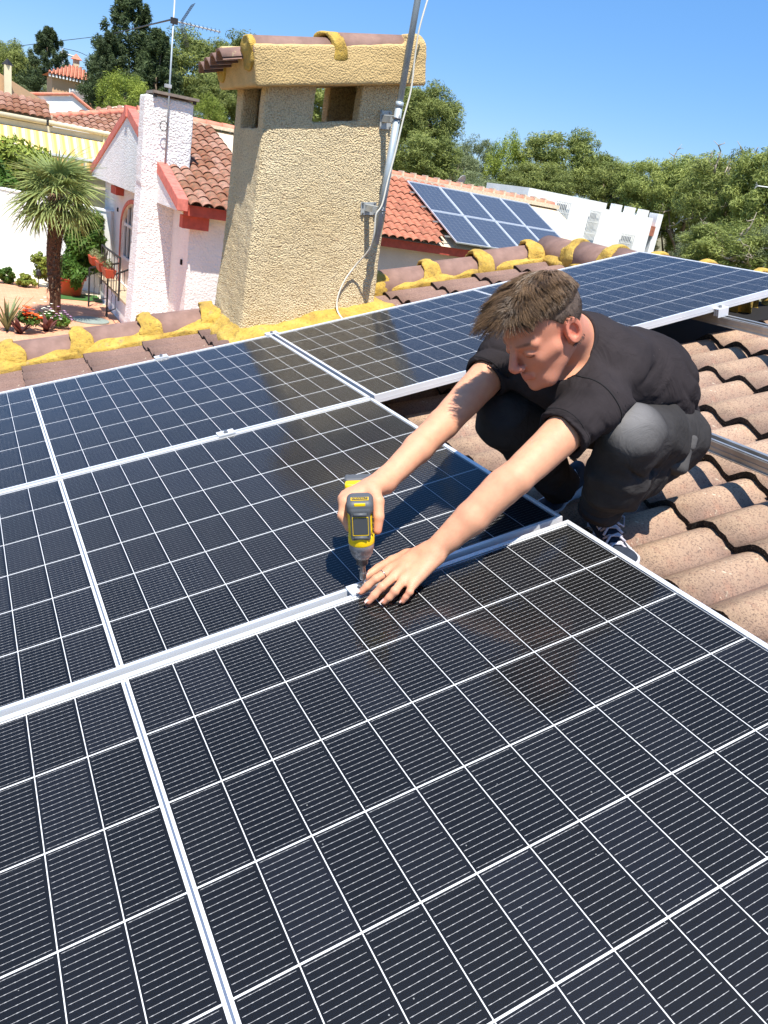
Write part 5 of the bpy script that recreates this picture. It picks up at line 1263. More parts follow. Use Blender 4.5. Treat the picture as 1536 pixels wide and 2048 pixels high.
for i in range(15): hb2('mortar_joint', (10.47 + i * .385, Y2 - .13, Z2 + .04), (10.53 + i * .385, Y2 + .14, Z2 + .185), M['lime'])
hb2('ridge_mortar', (10.3, Y2 - .20, Z2 - .05), (X2, Y2 + .14, Z2 + .06), M['lime'])
M['grey_back'] = simple('grey_backsheet', (.62, .65, .68), .6)
sp_cell = simple('distant_cell', (.27, .31, .38), .3, 0);  # lighter blue than the near cells: sky reflection put into the colour
def small_panel(x, s, k, lab):
    """x along the ridge, s up the slope"""
    e = empty('small_solar_module', label=lab, cat='solar panel', group='solar panels on the neighbour roof'); 
    p = Vector((x, Y1, Z1)) + um * s + nm * .20; ex = Vector((1, 0, 0)); e.matrix_world = Matrix(((ex.x, um.x, nm.x, p.x), (ex.y, um.y, nm.y, p.y), (ex.z, um.z, nm.z, p.z), (0, 0, 0, 1)))
    W_, H_ = 1.02, 1.64
    b = MB(); 
    for lo, hi in (((0, 0, -.035), (W_, .016, 0)), ((0, H_ - .016, -.035), (W_, H_, 0)), ((0, .016, -.035), (.016, H_ - .016, 0)), ((W_ - .016, .016, -.035), (W_, H_ - .016, 0))): b.box(lo, hi)
    b.build('frame', M['alu'], e); b = MB(); b.box((.02, .02, -.012), (W_ - .02, H_ - .02, -.008)); b.build('backsheet', M['grey_back'], e)
    b = MB()
    for i in range(6):
        for j_ in range(10): b.box((.035 + i * .156, .035 + j_ * .1553, -.008), (.035 + i * .156 + .150, .035 + j_ * .1553 + .148, -.006))
    tag(b.build('cell_grid', sp_cell, e), kind='stuff')
    b = MB(); b.add([(.02, .02, -.003), (W_ - .02, .02, -.003), (W_ - .02, H_ - .02, -.003), (.02, H_ - .02, -.003)], [(0, 1, 2, 3)]); b.build('glass', M['glass'], e)
    return e
names = ['first', 'second', 'third', 'fourth']
for r_, rn in ((0, 'lower'), (1, 'upper')):
    for i in range(4):
        small_panel(10.76 + i * 1.03, -0.16 + r_ * 1.66, 0, '%s panel from the left in the %s row on the neighbour roof' % (names[i], rn))
for s_ in (.55, 1.30, 2.1, 2.9):
    b = MB(); b.box((0, 0, 0), (4.4, .04, .04)); e = b.build('panel_rail', M['rail'], h2); p = Vector((10.76 - .15, Y1, Z1)) + um * (-0.16 - .2 + s_) + nm * .12; e.location = p - o2
dish = empty('satellite_dish', (12.9906,20.3000,4.6861), 'small grey satellite dish behind the neighbour ridge', 'dish'); b = MB(); b.lathe([(.0, .0), (.10, .01), (.18, .05), (.175, .06), (.1, .02), (0, .012)], 20, Matrix.Rotation(2.0, 4, 'X') @ Matrix.Rotation(.4, 4, 'Y')); b.build('dish_bowl', M['steel'], dish, True); b = MB(); b.tube([(0, 0, 0), (0, .1, -.4)], .02, 6); b.build('dish_mast', M['steel'], dish)
# ------------------------------------------------------------------ white house with battlements
M['grey_pane'] = simple('grey_window_pane', (.42, .44, .47), .3); CYY = 26.0; cas = empty('battlement_house', (19.6, CYY, 0), 'plain white flat-roofed house with battlements and barred windows', 'house'); co = Vector((19.6, CYY, 0))
def cb(name, boxes, mat, parent=cas):
    b = MB()
    for lo, hi in boxes: b.box(lo, hi, 0, Matrix.Translation(-co))
    return b.build(name, mat, parent)
XA, XB, XC = 19.64, 23.65, 26.35; ZT = 5.08
cb('left_block', [((XA, CYY, -.05), (XB, CYY + 3.0, ZT))], M['white_smooth'])
cb('right_block', [((XB, CYY + .001, -.05), (XC, CYY + 2.6, ZT - .22))], M['white_smooth'])
for x in (XB + .42, XB + 1.18, XB + 1.95): cb('merlon', [((x, CYY + .001, ZT - .22), (x + .42, CYY + .25, ZT + .04))], M['white_smooth'])
cb('end_pier', [((XC + .30, CYY + .1, -.05), (XC + .62, CYY + .6, ZT))], M['white_smooth'])
cb('awning_roof', [((XC - .02, CYY + .05, 4.15), (XC + .32, CYY + .5, 4.55))], M['clay2']); cb('stair_shade', [((XC, CYY + .35, -.05), (XC + .30, CYY + .6, 4.15))], simple('stair_shade_tone', (.62, .64, .70), .9));  # blue-grey block: shade of the stair recess put into its colour
for (cx, cz, ww, hh) in [(21.37, 4.41, 0.52, 0.64), (23.07, 4.27, 0.37, 0.7), (25.11, 3.69, 0.55, 0.55)]:
    cb('window', [((cx - ww / 2, CYY - .01, cz - hh / 2), (cx + ww / 2, CYY - .004, cz + hh / 2))], M['grey_pane']); 
    f = cb('window_shutter', [((cx - ww / 2, CYY - .02, cz - hh / 2), (cx + ww / 2, CYY - .012, cz + hh * .18))], M['pvc'])
    gb = [((cx - ww / 2 - .08 + k * (ww + .16) / 8 - .012, CYY - .13, cz - hh / 2 - .12), (cx - ww / 2 - .08 + k * (ww + .16) / 8 + .012, CYY - .11, cz + hh / 2 + .1)) for k in range(9)]
    gb += [((cx - ww / 2 - .1, CYY - .135, z - .012), (cx + ww / 2 + .1, CYY - .106, z + .012)) for z in (cz - hh / 2 - .1, cz, cz + hh / 2 + .08)]
    cb('window_bars', gb, M['pvc'])
# ------------------------------------------------------------------ awning house, top left
AY = 30.0; ah = empty('awning_house', (1, AY, 0), 'long low house with a cream gutter and striped yellow awning', 'house'); bpy.context.view_layer.update(); aho = Vector((1, AY, 0))
def ab(name, boxes, mat, parent=ah):
    b = MB()
    for lo, hi in boxes: b.box(lo, hi, 0, Matrix.Translation(-aho))
    return b.build(name, mat, parent)
ab('wall', [((-8, AY + .6, 1.5), (8.5, AY + 8, 4.1))], M['cream']); ab('soffit', [((-8, AY, 4.02), (6, AY + .7, 4.20))], M['cream'])
g = MB(); g.tube([(-9, -.05, 4.33), (1.72, -.05, 4.30)], .085, 8); g.build('gutter', M['cream'], ah, True); g = MB(); g.tube([(1.80, -.05, 4.31), (5.5, -.05, 4.27)], .085, 8); g.build('gutter', M['cream'], ah, True)
g = MB(); g.tube([(3.55, -.02, 4.3), (3.55, -.02, 3.9)], .04, 6); g.build('downpipe', M['cream'], ah)
t = NT('striped_awning'); ox = t.n('ShaderNodeSeparateXYZ'); t.l(t.coord(), ox.inputs[0]); fx = t.math('FRACT', t.math('MULTIPLY', ox.outputs[0], 3.8))
c = t.ramp(fx, [(0, s2l((.92, .80, .50))), (.30, s2l((.88, .68, .38))), (.62, s2l((.70, .66, .60))), (.80, s2l((.93, .88, .68)))], 'CONSTANT'); M['awn'] = t.fin(c, .9)
b = MB(); b.hexa([tuple(Vector(v) - aho) for v in [(-6, AY - .9, 3.40), (5.2, AY - .9, 3.40), (5.2, AY - .05, 3.98), (-6, AY - .05, 3.98)]], [tuple(Vector(v) - aho) for v in [(-6, AY - .9, 3.42), (5.2, AY - .9, 3.42), (5.2, AY - .05, 4.0), (-6, AY - .05, 4.0)]]); tag(b.build('awning_cloth', M['awn'], ah))
ab('awning_bar', [((-6, AY - .95, 3.34), (5.2, AY - .88, 3.42))], M['pvc']); ab('awning_valance', [((-6, AY - .93, 3.05), (5.2, AY - .915, 3.34))], M['awn'])
upA = Vector((0, .94, .34)).normalized()
tiling(ah, (.9, AY + .0, 4.42), (1, 0, 0), upA, 9, 4, ct, expo=.40, seed=8)
ab('roof_slab_left', [((-8, AY + .3, 4.1), (2.95, AY + 1.4, 4.55))], M['lime'])
tiling(ah, (2.9, AY + .02, 4.32), (1, 0, 0), Vector((0, .96, .27)).normalized(), 16, 9, ct, expo=.42, keep=lambda p: p.z < 4.52 + (p.x - 2.9) * .28, seed=9)
b = MB(); b.add([tuple(Vector(v) - aho) for v in [(2.9, AY + .05, 4.30), (7, AY + .05, 4.30), (7, AY + 4.2, 5.45), (5.8, AY + 4.2, 5.42), (2.9, AY + .8, 4.52)]], [(0, 1, 2, 3, 4)]); b.build('roof_slab', M['lime'], ah)
for i in range(11):
    a_, c_ = Vector((2.9 + i * .36, AY + .6 + i * .28, 4.50 + i * .088)), Vector((2.9 + (i + 1) * .36, AY + .6 + (i + 1) * .28, 4.50 + (i + 1) * .088)); b = MB(); b.tube([a_ - aho, c_ - aho], [.12, .10], 8); b.build('hip_tile', M['clay_cap'], ah, True)
# ------------------------------------------------------------------ orange house on the slope
OY = 55.0; oh = empty('orange_house', (6.5, OY, 4), 'small orange house with a hipped clay roof and little chimney', 'house'); oo = Vector((6.5, OY, 4))
def ob_(name, boxes, mat):
    b = MB()
    for lo, hi in boxes: b.box(lo, hi, 0, Matrix.Translation(-oo))
    return b.build(name, mat, oh)
ob_('wall', [((5.42, OY, 3.6), (7.9, OY + 3, 7.15))], M['orange_wall'])
b = MB(); R0 = [Vector((5.15, OY - .3, 7.22)) - oo, Vector((8.05, OY - .3, 7.22)) - oo, Vector((8.05, OY + 3.2, 7.22)) - oo, Vector((5.15, OY + 3.2, 7.22)) - oo]; ap = Vector((6.85, OY + 1.3, 8.05)) - oo
b.add(R0 + [ap], [(0, 1, 4), (1, 2, 4), (2, 3, 4), (3, 0, 4), (3, 2, 1, 0)]); b.build('roof_body', M['clay_cap'], oh)
b = MB(); A_, B_ = R0[0], R0[1]
for k in range(14):
    tt = (k + .5) / 14; p = A_.lerp(B_, tt); q = ap.lerp(A_, 1 - tt * 2) if tt < .5 else ap.lerp(B_, tt * 2 - 1); s_ = 1 - abs(tt * 2 - 1) ; 
    e_ = p + (ap - (A_ + B_) / 2) * s_ * .97; b.tube([p + Vector((0, -.03, .03)), e_ + Vector((0, 0, .05))], .07, 6)
b.build('roof_ribs', M['clay2'], oh, True)
for k in range(15): ob_('eave_bracket', [((5.22 + k * .185, OY - .27, 7.04), (5.32 + k * .185, OY - .02, 7.20))], M['white_smooth'])
ob_('window_surround', [((6.35, OY - .06, 6.05), (7.4, OY - .01, 6.62))], M['white_smooth']); ob_('window', [((6.42, OY - .09, 6.1), (7.3, OY - .065, 6.52))], simple('grey_shutter', (.66, .62, .62), .6))
ob_('chimney_stack', [((6.68, OY + .9, 7.6), (7.02, OY + 1.2, 8.30))], M['cream']); b = MB(); b.add([Vector(v) - oo for v in [(6.55, OY + .8, 8.30), (7.15, OY + .8, 8.30), (7.15, OY + 1.3, 8.30), (6.55, OY + 1.3, 8.30), (6.85, OY + 1.05, 8.62)]], [(0, 1, 4), (1, 2, 4), (2, 3, 4), (3, 0, 4), (3, 2, 1, 0)]); b.build('chimney_cap', M['clay_cap'], oh)
ws = empty('white_shed', (4.8, 42, 3), 'low white building with a shallow gable in front of the orange house', 'building'); wo_ = Vector((4.8, 42, 3))
b = MB(); pr = [(3.0, 3), (3.0, 5.35), (4.95, 5.72), (5.75, 5.25), (5.75, 3)]; vs = [Vector((x, y, z)) - wo_ for y in (42, 45) for x, z in pr]; b.add(vs, [(4, 3, 2, 1, 0), (5, 6, 7, 8, 9)] + [(i, (i + 1) % 5, 5 + (i + 1) % 5, 5 + i) for i in range(5)]); b.build('shed_body', M['white_smooth'], ws)
b = MB(); b.tube([Vector((2.9, 41.95, 5.42)) - wo_, Vector((4.95, 41.95, 5.80)) - wo_, Vector((5.85, 41.95, 5.28)) - wo_], .07, 6); b.build('shed_verge', M['clay_cap'], ws)
# balustrade wall at the far left
fl = empty('garden_parapet', (1.2, 40, 4), 'cream parapet wall with a lantern pillar at the left edge', 'wall'); fo = Vector((1.2, 40, 4)); b = MB(); b.hexa([Vector(v) - fo for v in [(.6, 40, 3.5), (4.0, 42, 3.3), (4.0, 42.2, 3.3), (.6, 40.2, 3.5)]], [Vector(v) - fo for v in [(.6, 40, 6.5), (4.0, 42, 5.2), (4.0, 42.2, 5.2), (.6, 40.2, 6.5)]]); b.build('parapet', M['orange_wall'], fl); b = MB(); b.box((.86, .4, -.5), (1.14, .7, 2.35)); b.build('pillar', M['cream'], fl)
b = MB(); b.lathe([(.24, 2.35), (.02, 2.6)], 4, Matrix.Translation((1.0, .55, 0))); b.build('pillar_cap', M['iron'], fl)
# ------------------------------------------------------------------ poles and wires
up_ = empty('utility_pole', (7.7895,70.3118,7.8341), 'thin grey utility pole behind the small orange house', 'pole'); b = MB(); b.tube([(0, 0, -6), Vector((7.7963,71.2858,9.9854)) - Vector(up_.location)], .09, 6); b.build('pole_shaft', M['steel'], up_); b = MB(); q = Vector((7.8520,71.1183,9.6885)) - Vector(up_.location); b.tube([q + Vector((-.3, 0, 0)), q + Vector((.9, 0, -.1))], .06, 5); b.build('cross_arm', M['steel'], up_)
def wire(name, pts, label, r=.02):
    b = MB(); b.tube(smooth_pts(pts, 6), r, 5); tag(b.build(name, M['iron']), label, 'wire', 'overhead wires')
wire('overhead_wire', [(3.5024,70.8818,9.0427), (6.4698,67.0235,9.8536), (9.2148,63.2493,10.5632), (4.2551,19.4798,6.7427)], 'overhead wire crossing the sky to the television aerial')
wire('overhead_wire', [(7.8624,71.2527,9.9976), (8.6040,68.2027,9.7199), (9.3563,64.9963,9.1120), (10.6101,61.3206,8.1177)], 'short overhead wire from the utility pole into the dark conifer')

# ================================================================== vegetation
rsv = np.random.RandomState(5)
def leaf_cloud(centers, radii, per, size, flat=.6, elong=1.0, seed=0, up_bias=.3, shell=.55):
    """many small leaf quads through the volume of each clump; returns V, F, tone"""
    r = np.random.RandomState(seed); C_ = np.repeat(centers, per, 0); R_ = np.repeat(radii, per, 0); n = len(C_)
    d = r.normal(size=(n, 3)); d /= np.linalg.norm(d, axis=1)[:, None]; rad_ = shell + (1 - shell) * r.rand(n) ** .6
    p = C_ + d * R_ * rad_[:, None]; p += r.normal(size=(n, 3)) * R_.mean(1)[:, None] * .06
    nrm_ = d + r.normal(size=(n, 3)) * .7 + np.array([0, 0, up_bias]); nrm_ /= np.linalg.norm(nrm_, axis=1)[:, None]
    a = np.cross(nrm_, r.normal(size=(n, 3))); a /= np.linalg.norm(a, axis=1)[:, None]; b_ = np.cross(nrm_, a)
    s = size * (.6 + .8 * r.rand(n))[:, None]; a *= s * elong; b_ *= s * flat
    V = np.stack([p - a, p + b_ * .8 - a * .1, p + a, p - b_ * .8 + a * .1], 1).reshape(-1, 3); F = np.arange(4 * n).reshape(n, 4)
    ct_ = np.repeat(r.rand(len(centers)), per); tone = np.clip(.5 * ct_ + .5 * r.rand(n), 0, 1); return V, F, np.repeat(tone, 4)
def crown_mesh(name, mat, kind, seed, n_cl=60, per=170, size=.17):
    r = np.random.RandomState(seed)
    if kind == 'pine':          # rounded irregular crown of tufted clumps, unit radius ~1
        d = r.normal(size=(n_cl, 3)); d /= np.linalg.norm(d, axis=1)[:, None]; rad_ = (.35 + .62 * r.rand(n_cl) ** .45)[:, None]
        c = d * rad_ * np.array([1, 1, .85]); c[:, 2] += .12 * r.rand(n_cl); R_ = np.repeat((.15 + .15 * r.rand(n_cl))[:, None], 3, 1) * np.array([1, 1, .72]); sh = .35
    elif kind == 'cone':
        z = r.rand(n_cl) ** .8; wd = .60 * (1 - z) ** .62 * (.75 + .5 * r.rand(n_cl)) + .05; a = r.rand(n_cl) * 6.28; rr_ = wd * (.35 + .65 * np.sqrt(r.rand(n_cl)))
        c = np.stack([rr_ * np.cos(a), rr_ * np.sin(a), z * 2 - 1], 1); R_ = np.stack([.12 * (1.25 - z), .12 * (1.25 - z), .10 + .08 * (1 - z)], 1); sh = .2
    else:                        # loose upright plumes
        d = r.normal(size=(n_cl, 3)); d /= np.linalg.norm(d, axis=1)[:, None]; c = d * (.3 + .62 * r.rand(n_cl) ** .5)[:, None] * np.array([.9, .9, 1]); R_ = np.stack([.13 + .06 * r.rand(n_cl)] * 2 + [.24 + .12 * r.rand(n_cl)], 1); sh = .3
    V, F, tone = leaf_cloud(c, R_, per, size, .26, 1.1, seed, .4, sh)
    return npmesh(name, V, F, mat, False, {'tone': ('FLOAT', 'POINT', tone)}), c
PM_ = [crown_mesh('pine_crown', M['pine'], 'pine', 10 + k, 120, 250, .044) for k in range(3)]
DM_ = [crown_mesh('dry_pine_crown', M['olive'], 'pine', 20 + k, 85, 150, .040) for k in range(2)]
CM_ = [crown_mesh('conifer_crown', M['cypress'], 'cone', 30 + k, 190, 130, .038) for k in range(2)]
BM_ = [crown_mesh('bright_crown', M['bright'], 'plume', 40 + k, 80, 160, .042) for k in range(2)]
OM_ = [crown_mesh('olive_crown', M['olive'], 'pine', 50, 80, 160, .042)]
def tree(name, base, cc, R_, mesh, label, cat, group, limbs=7, bark=None, seed=0, rz=None, twigs=0):
    me, cl_ = mesh; e = empty(name, base, label, cat, group); B_ = Vector(base); cc = Vector(cc) - B_; r = random.Random(seed); rz = r.uniform(0, 6.28) if rz is None else rz
    o = obj('crown', me, e, Matrix.Translation(cc) @ Matrix.Rotation(rz, 4, 'Z') @ Matrix.Diagonal((*R_, 1)))
    b = MB(); top = cc + Vector((0, 0, R_[2] * .1)); h = cc.length; mid = top * .5 + Vector((r.uniform(-.04, .04) * h, r.uniform(-.04, .04) * h, 0))
    tr_ = .035 * h ** .8 * .9 + .05; b.tube([(0, 0, -.3), mid * .55, mid, top], [tr_, tr_ * .8, tr_ * .65, tr_ * .35], 8); b.build('trunk', bark or M['bark'], e, True)
    lm = MB(); mw = Matrix.Translation(cc) @ Matrix.Rotation(rz, 4, 'Z') @ Matrix.Diagonal((*R_, 1))
    idx = list(range(len(cl_))); r.shuffle(idx)
    for i in idx[:limbs]:
        t_ = mw @ Vector(cl_[i]); s_ = mid.lerp(top, r.random()); k_ = s_.lerp(t_, .5) - Vector((0, 0, .08 * (t_ - s_).length)); lm.tube([s_, k_, t_], [tr_ * .4, tr_ * .25, tr_ * .08], 5)
    if limbs: lm.build('limbs', bark or M['bark'], e, True)
    if twigs:
        for i in range(twigs):
            tw = MB(); d = Vector((r.uniform(-1, 1), r.uniform(-1, .2), r.uniform(-.8, .9))).normalized(); s_ = cc + Vector((d.x * R_[0], d.y * R_[1], d.z * R_[2])) * .62; p = [s_]
            dd = (d + Vector((r.uniform(-.6, .6), r.uniform(-.6, .3), r.uniform(-.2, .7)))).normalized()
            for k in range(5): p.append(p[-1] + dd * R_[0] * .13); dd = (dd + Vector((r.uniform(-.6, .6), r.uniform(-.5, .5), r.uniform(-.4, .6)))).normalized()
            tw.tube(p, [.05, .04, .03, .022, .014, .006], 5)
            for k in (1, 2, 3, 4):
                q1 = p[k] + Vector((r.uniform(-1, 1), r.uniform(-1, 1), r.uniform(-.5, 1))).normalized() * R_[0] * .12; tw.tube([p[k], q1, q1 + Vector((r.uniform(-1, 1), r.uniform(-1, 1), r.uniform(-.3, 1))) * R_[0] * .05], [.022, .014, .005], 4)
            tw.build('dead_branch', M['twig'], e, True)
    return e
def T(name, px, R_, mesh, label, cat, group, z0=0, **kw):
    tree(name, (px[0], px[1], z0), px, R_, mesh, label, cat, group, **kw)
GP = 'pines behind the neighbouring houses'
for i, (c, R_, m, lab, kw) in enumerate([((32.48, 30.81, 4.76), (1.87, 1.69, 1.66), 'p', 'pine seen past the end pier of the battlement house', {'z0': 0.0}), ((20.04, 35.5, 7.28), (1.79, 1.62, 1.79), 'p', 'tall pine just right of our chimney, ragged top', {'z0': 0.0, 'limbs': 8}), ((19.85, 38.28, 7.68), (1.52, 1.37, 1.62), 'p', 'pine hidden behind the chimney pole, highest of the right group', {'z0': 0.0}), ((18.66, 32.97, 5.41), (2.06, 1.85, 1.34), 'p', 'lower pine behind the solar ridge, left end', {'z0': 0.0}), ((23.19, 37.85, 5.55), (1.92, 1.73, 1.42), 'd', 'grey-green tree behind the satellite dish', {'z0': 0.0, 'limbs': 6}), ((26.45, 41.19, 6.14), (1.58, 1.42, 1.86), 'o', 'pale grey tree between the first pine and the bright one', {'z0': 0.0}), ((25.57, 36.65, 5.98), (1.54, 1.38, 1.87), 'b', 'bright yellow-green tree with three upright plumes', {'z0': 0.0}), ((20.9, 31.34, 4.7), (1.92, 1.73, 0.85), 'd', 'dry dark shrubby tree just above the solar ridge', {'z0': 0.0}), ((28.29, 35.4, 6.72), (2.62, 2.36, 1.87), 'p', 'broad round pine above the white flat roof', {'z0': 0.0, 'limbs': 10}), ((24.49, 32.04, 5.4), (1.74, 1.56, 1.15), 'p', 'lower pine left of the broad round one', {'z0': 0.0}), ((29.2, 31.99, 5.88), (1.83, 1.65, 1.4), 'p', 'mid-height pine behind the battlements, left', {'z0': 0.0}), ((32.89, 37.72, 6.81), (1.75, 1.58, 1.24), 'p', 'small pine filling the gap right of the broad round pine', {'z0': 0.0}), ((29.29, 29.53, 6.07), (1.79, 1.62, 1.54), 'p', 'pine behind the end of the battlement house', {'z0': 0.0}), ((30.96, 28.63, 6.23), (2.26, 2.03, 1.9), 'p', 'big pine right of the battlement house, dead branches showing', {'z0': 0.0, 'twigs': 10, 'limbs': 12}), ((25.45, 21.71, 5.81), (1.94, 1.75, 1.72), 'p', 'nearest large pine at the right with pale bare branches', {'z0': 0.0, 'twigs': 16, 'limbs': 16}), ((25.2, 19.43, 5.96), (1.71, 1.54, 1.7), 'p', 'pine at the right edge of the picture', {'z0': 0.0, 'twigs': 8, 'limbs': 12}), ((24.06, 20.42, 3.92), (1.33, 1.19, 1.08), 'd', 'dry lower pine beside the end pier', {'z0': 0.0, 'twigs': 8, 'limbs': 10}), ((22.11, 17.84, 3.96), (1.78, 1.6, 1.05), 'p', 'low pine boughs above the far panel corner', {'z0': 0.0, 'twigs': 12, 'limbs': 12}), ((22.63, 16.47, 4.36), (1.14, 1.03, 1.18), 'd', 'low dry pine in the right corner', {'z0': 0.0, 'twigs': 6}), ((9.24, 52.48, 8.81), (4.31, 3.88, 3.22), 'c', 'tallest dark cypress behind the white chimney, leaning crown', {'z0': 4.5, 'limbs': 6}), ((7.82, 50.09, 7.21), (2.61, 2.35, 2.2), 'c', 'narrow dark conifer left of the tallest cypress', {'z0': 4.5, 'limbs': 4}), ((10.33, 50.1, 7.71), (3.09, 2.78, 2.39), 'c', 'dark conifer at the right foot of the tallest cypress', {'z0': 4.5, 'limbs': 4}), ((6.34, 66.2, 7.89), (3.22, 2.9, 2.62), 'c', 'dark conifer left of the orange house', {'z0': 5, 'limbs': 5}), ((14.08, 57.19, 8.98), (2.77, 2.5, 2.52), 'p', 'large pine behind the aerial mast', {'z0': 4}), ((13.76, 49.04, 7.08), (2.1, 1.89, 1.86), 'p', 'pine between the white and the beige chimney', {'z0': 3}), ((4.08, 69.8, 7.4), (1.99, 1.79, 2.27), 'p', 'pine at the far left edge of the sky', {'z0': 5}), ((5.54, 71.36, 7.25), (2.06, 1.85, 1.82), 'd', 'grey pine behind the parapet pillar', {'z0': 5}), ((7.35, 42.36, 6.02), (1.79, 1.62, 1.23), 'b', 'yellow-green bushy tree behind the low roofs', {'z0': 3}), ((11.36, 42.49, 6.0), (1.22, 1.1, 1.03), 'b', 'yellow-green bush right of the white chimney top', {'z0': 3}), ((7.98, 57.2, 6.62), (1.33, 1.2, 1.01), 'd', 'small dusty tree right of the orange house', {'z0': 4.5}), ((6.45, 60.48, 6.38), (1.19, 1.07, 0.88), 'd', 'small shrub tree under the conifer, left of the orange wall', {'z0': 4.5}), ((3.23, 51.94, 5.36), (1.34, 1.21, 0.83), 'd', 'low shrub tree above the tiled roof at the left', {'z0': 3.5}), ((16.16, 53.75, 9.55), (2.29, 2.06, 2.02), 'p', 'pine hidden behind our beige chimney', {'z0': 3}), ((18.01, 44.53, 8.09), (2.35, 2.11, 1.78), 'p', 'pine seen through the chimney vent', {'z0': 1})]):
    T('pine_tree', c, R_, {'p': PM_, 'd': DM_, 'o': OM_, 'b': BM_, 'c': CM_}[m][i % (3 if m == 'p' else 1 if m == 'o' else 2)], lab, 'tree', GP, seed=i, **kw)
# ------------------------------------------------------------------ fan palm
PB = Vector((1.8433,18.8334,0.0000)); palm = empty('fan_palm', PB, 'small fan palm with a shaggy trunk standing on the patio', 'palm')
ptop = Vector((1.8635,18.8300,2.7762)) - PB
b = MB(); n = 9; ptsP = [Vector((0, 0, -.1)).lerp(ptop, k / n) + Vector((.03 * math.sin(k), 0, 0)) for k in range(n + 1)]
b.tube(ptsP, [.15, .125, .12, .13, .14, .15, .16, .165, .175, .15], 14); b.build('trunk', M['palmtrunk'], palm, True)
rp_ = random.Random(3); b = MB()
for i in range(900):
    t_ = rp_.random() ** .8; 
    if t_ < .22 and rp_.random() < .8: continue
    a = rp_.random() * 6.28; p = Vector((0, 0, 0)).lerp(ptop, t_); rr_ = .125 + .04 * t_; d = Vector((math.cos(a), math.sin(a), 0)); s_ = Vector((-math.sin(a), math.cos(a), 0)) * .018
    q = p + d * rr_; e_ = q + d * rp_.uniform(.03, .085) + Vector((0, 0, rp_.uniform(-.06, .05))); b.add([q - s_, q + s_, e_], [(0, 1, 2)]); b.add([q - s_ + Vector((0, 0, .03)), q + s_ + Vector((0, 0, .03)), e_], [(0, 2, 1)])
tag(b.build('trunk_stubs', M['stub'], palm), kind='stuff')
def frond_mesh(seed):
    r = random.Random(seed); b = MB(); tone = []; NL = 26; L0 = .62; pet = .50
    def addq(vs, fs, tn): b.add(vs, fs); tone.extend([tn] * len(vs))
    k = 5; pp = [Vector((pet * i / k, 0, -.10 * (i / k) ** 2)) for i in range(k + 1)]
    for i in range(k): addq([pp[i] + Vector((0, -.010, 0)), pp[i] + Vector((0, .010, 0)), pp[i + 1] + Vector((0, .008, 0)), pp[i + 1] + Vector((0, -.008, 0))], [(0, 1, 2, 3)], .7)
    c = pp[-1]
    for i in range(NL):
        a = (i - (NL - 1) / 2) / (NL - 1) * math.radians(250); L = L0 * (1 - .25 * abs(a) / 2.2) * r.uniform(.88, 1.08); d = Vector((math.cos(a), math.sin(a), 0)); s_ = Vector((-math.sin(a), math.cos(a), 0))
        seg = 4; last = None; dr = r.uniform(.25, .75)
        for q in range(seg + 1):
            f = q / seg; p = c + d * L * f + Vector((0, 0, -.10 * f - dr * L * f * f * (1 if q > 1 else .6) + .03 * math.cos(i * math.pi) * (1 - f)))
            w_ = .022 * (1 - f ** 2.2) + .001; cur = [p - s_ * w_, p + Vector((0, 0, -.006)), p + s_ * w_]
            if last: addq(last + cur, [(0, 1, 4, 3), (1, 2, 5, 4)], .35 + .5 * f + r.uniform(-.1, .1))
            last = cur
    me = b.mesh('frond', M['palm']); at = me.attributes.new('tone', 'FLOAT', 'POINT'); at.data.foreach_set('value', [min(1, max(0, x)) for x in tone]); return me
fm_ = [frond_mesh(k) for k in range(5)]
for i in range(36):
    el = math.radians(82 - 112 * (i / 35) ** .85); az = i * 2.399; o = bpy.data.objects.new('frond', fm_[i % 5]); COL.objects.link(o); o.parent = palm
    o.matrix_local = Matrix.Translation(ptop + Vector((0, 0, .05 - .12 * i / 35))) @ Matrix.Rotation(az, 4, 'Z') @ Matrix.Rotation(-el, 4, 'Y') @ Matrix.Rotation(rp_.uniform(-.5, .5), 4, 'X') @ Matrix.Scale(rp_.uniform(.88, 1.1), 4)
# ------------------------------------------------------------------ garden plants
def shrub(name, c, R_, mat, label, cat, n_cl=30, per=150, size=.05, seed=0, group=None, flat=.5):
    c = Vector(c); r = np.random.RandomState(seed); d = r.normal(size=(n_cl, 3)); d /= np.linalg.norm(d, axis=1)[:, None]
    cen = d * (.35 + .5 * r.rand(n_cl))[:, None] * np.array(R_); rad_ = np.repeat((.30 * np.array(R_))[None], n_cl, 0)
    V, F, tone = leaf_cloud(cen, rad_, per, size, flat, 1, seed, .3, .4); e = empty(name, (c.x, c.y, c.z - R_[2]), label, cat, group)
    V[:, 2] += R_[2]; obj('foliage', npmesh('foliage', V, F, mat, False, {'tone': ('FLOAT', 'POINT', tone)}), e)
    b = MB(); b.tube([(0, 0, 0), (0, 0, R_[2])], [.04, .02], 6); b.build('stem', M['bark'], e); return e
shrub('round_bush', (3.0391,23.0000,1.4144), (.62, .62, .92), M['bush'], 'large dark green bush against the white garden wall', 'bush', 50, 260, .060, 1)
shrub('pot_plant', (2.6331,22.4000,0.5762), (.52, .52, .52), M['bush'], 'light green shrub growing in the terracotta pot', 'shrub', 34, 200, .060, 2)
shrub('flowering_shrub', (2.1323,23.6000,0.5822), (.42, .35, .45), M['bright'], 'pale yellow-green shrub half hidden by the palm trunk', 'shrub', 22, 130, .05, 3)
shrub('small_shrub', (1.1133,23.3917,0.2200), (.30, .30, .24), M['bush'], 'low green shrub at the left edge of the gravel', 'shrub', 18, 130, .045, 4)
shrub('yellow_shrub', (1.5843,23.1516,0.1600), (.28, .28, .19), M['bright'], 'low yellowish shrub between gravel and paving', 'shrub', 18, 130, .04, 5)
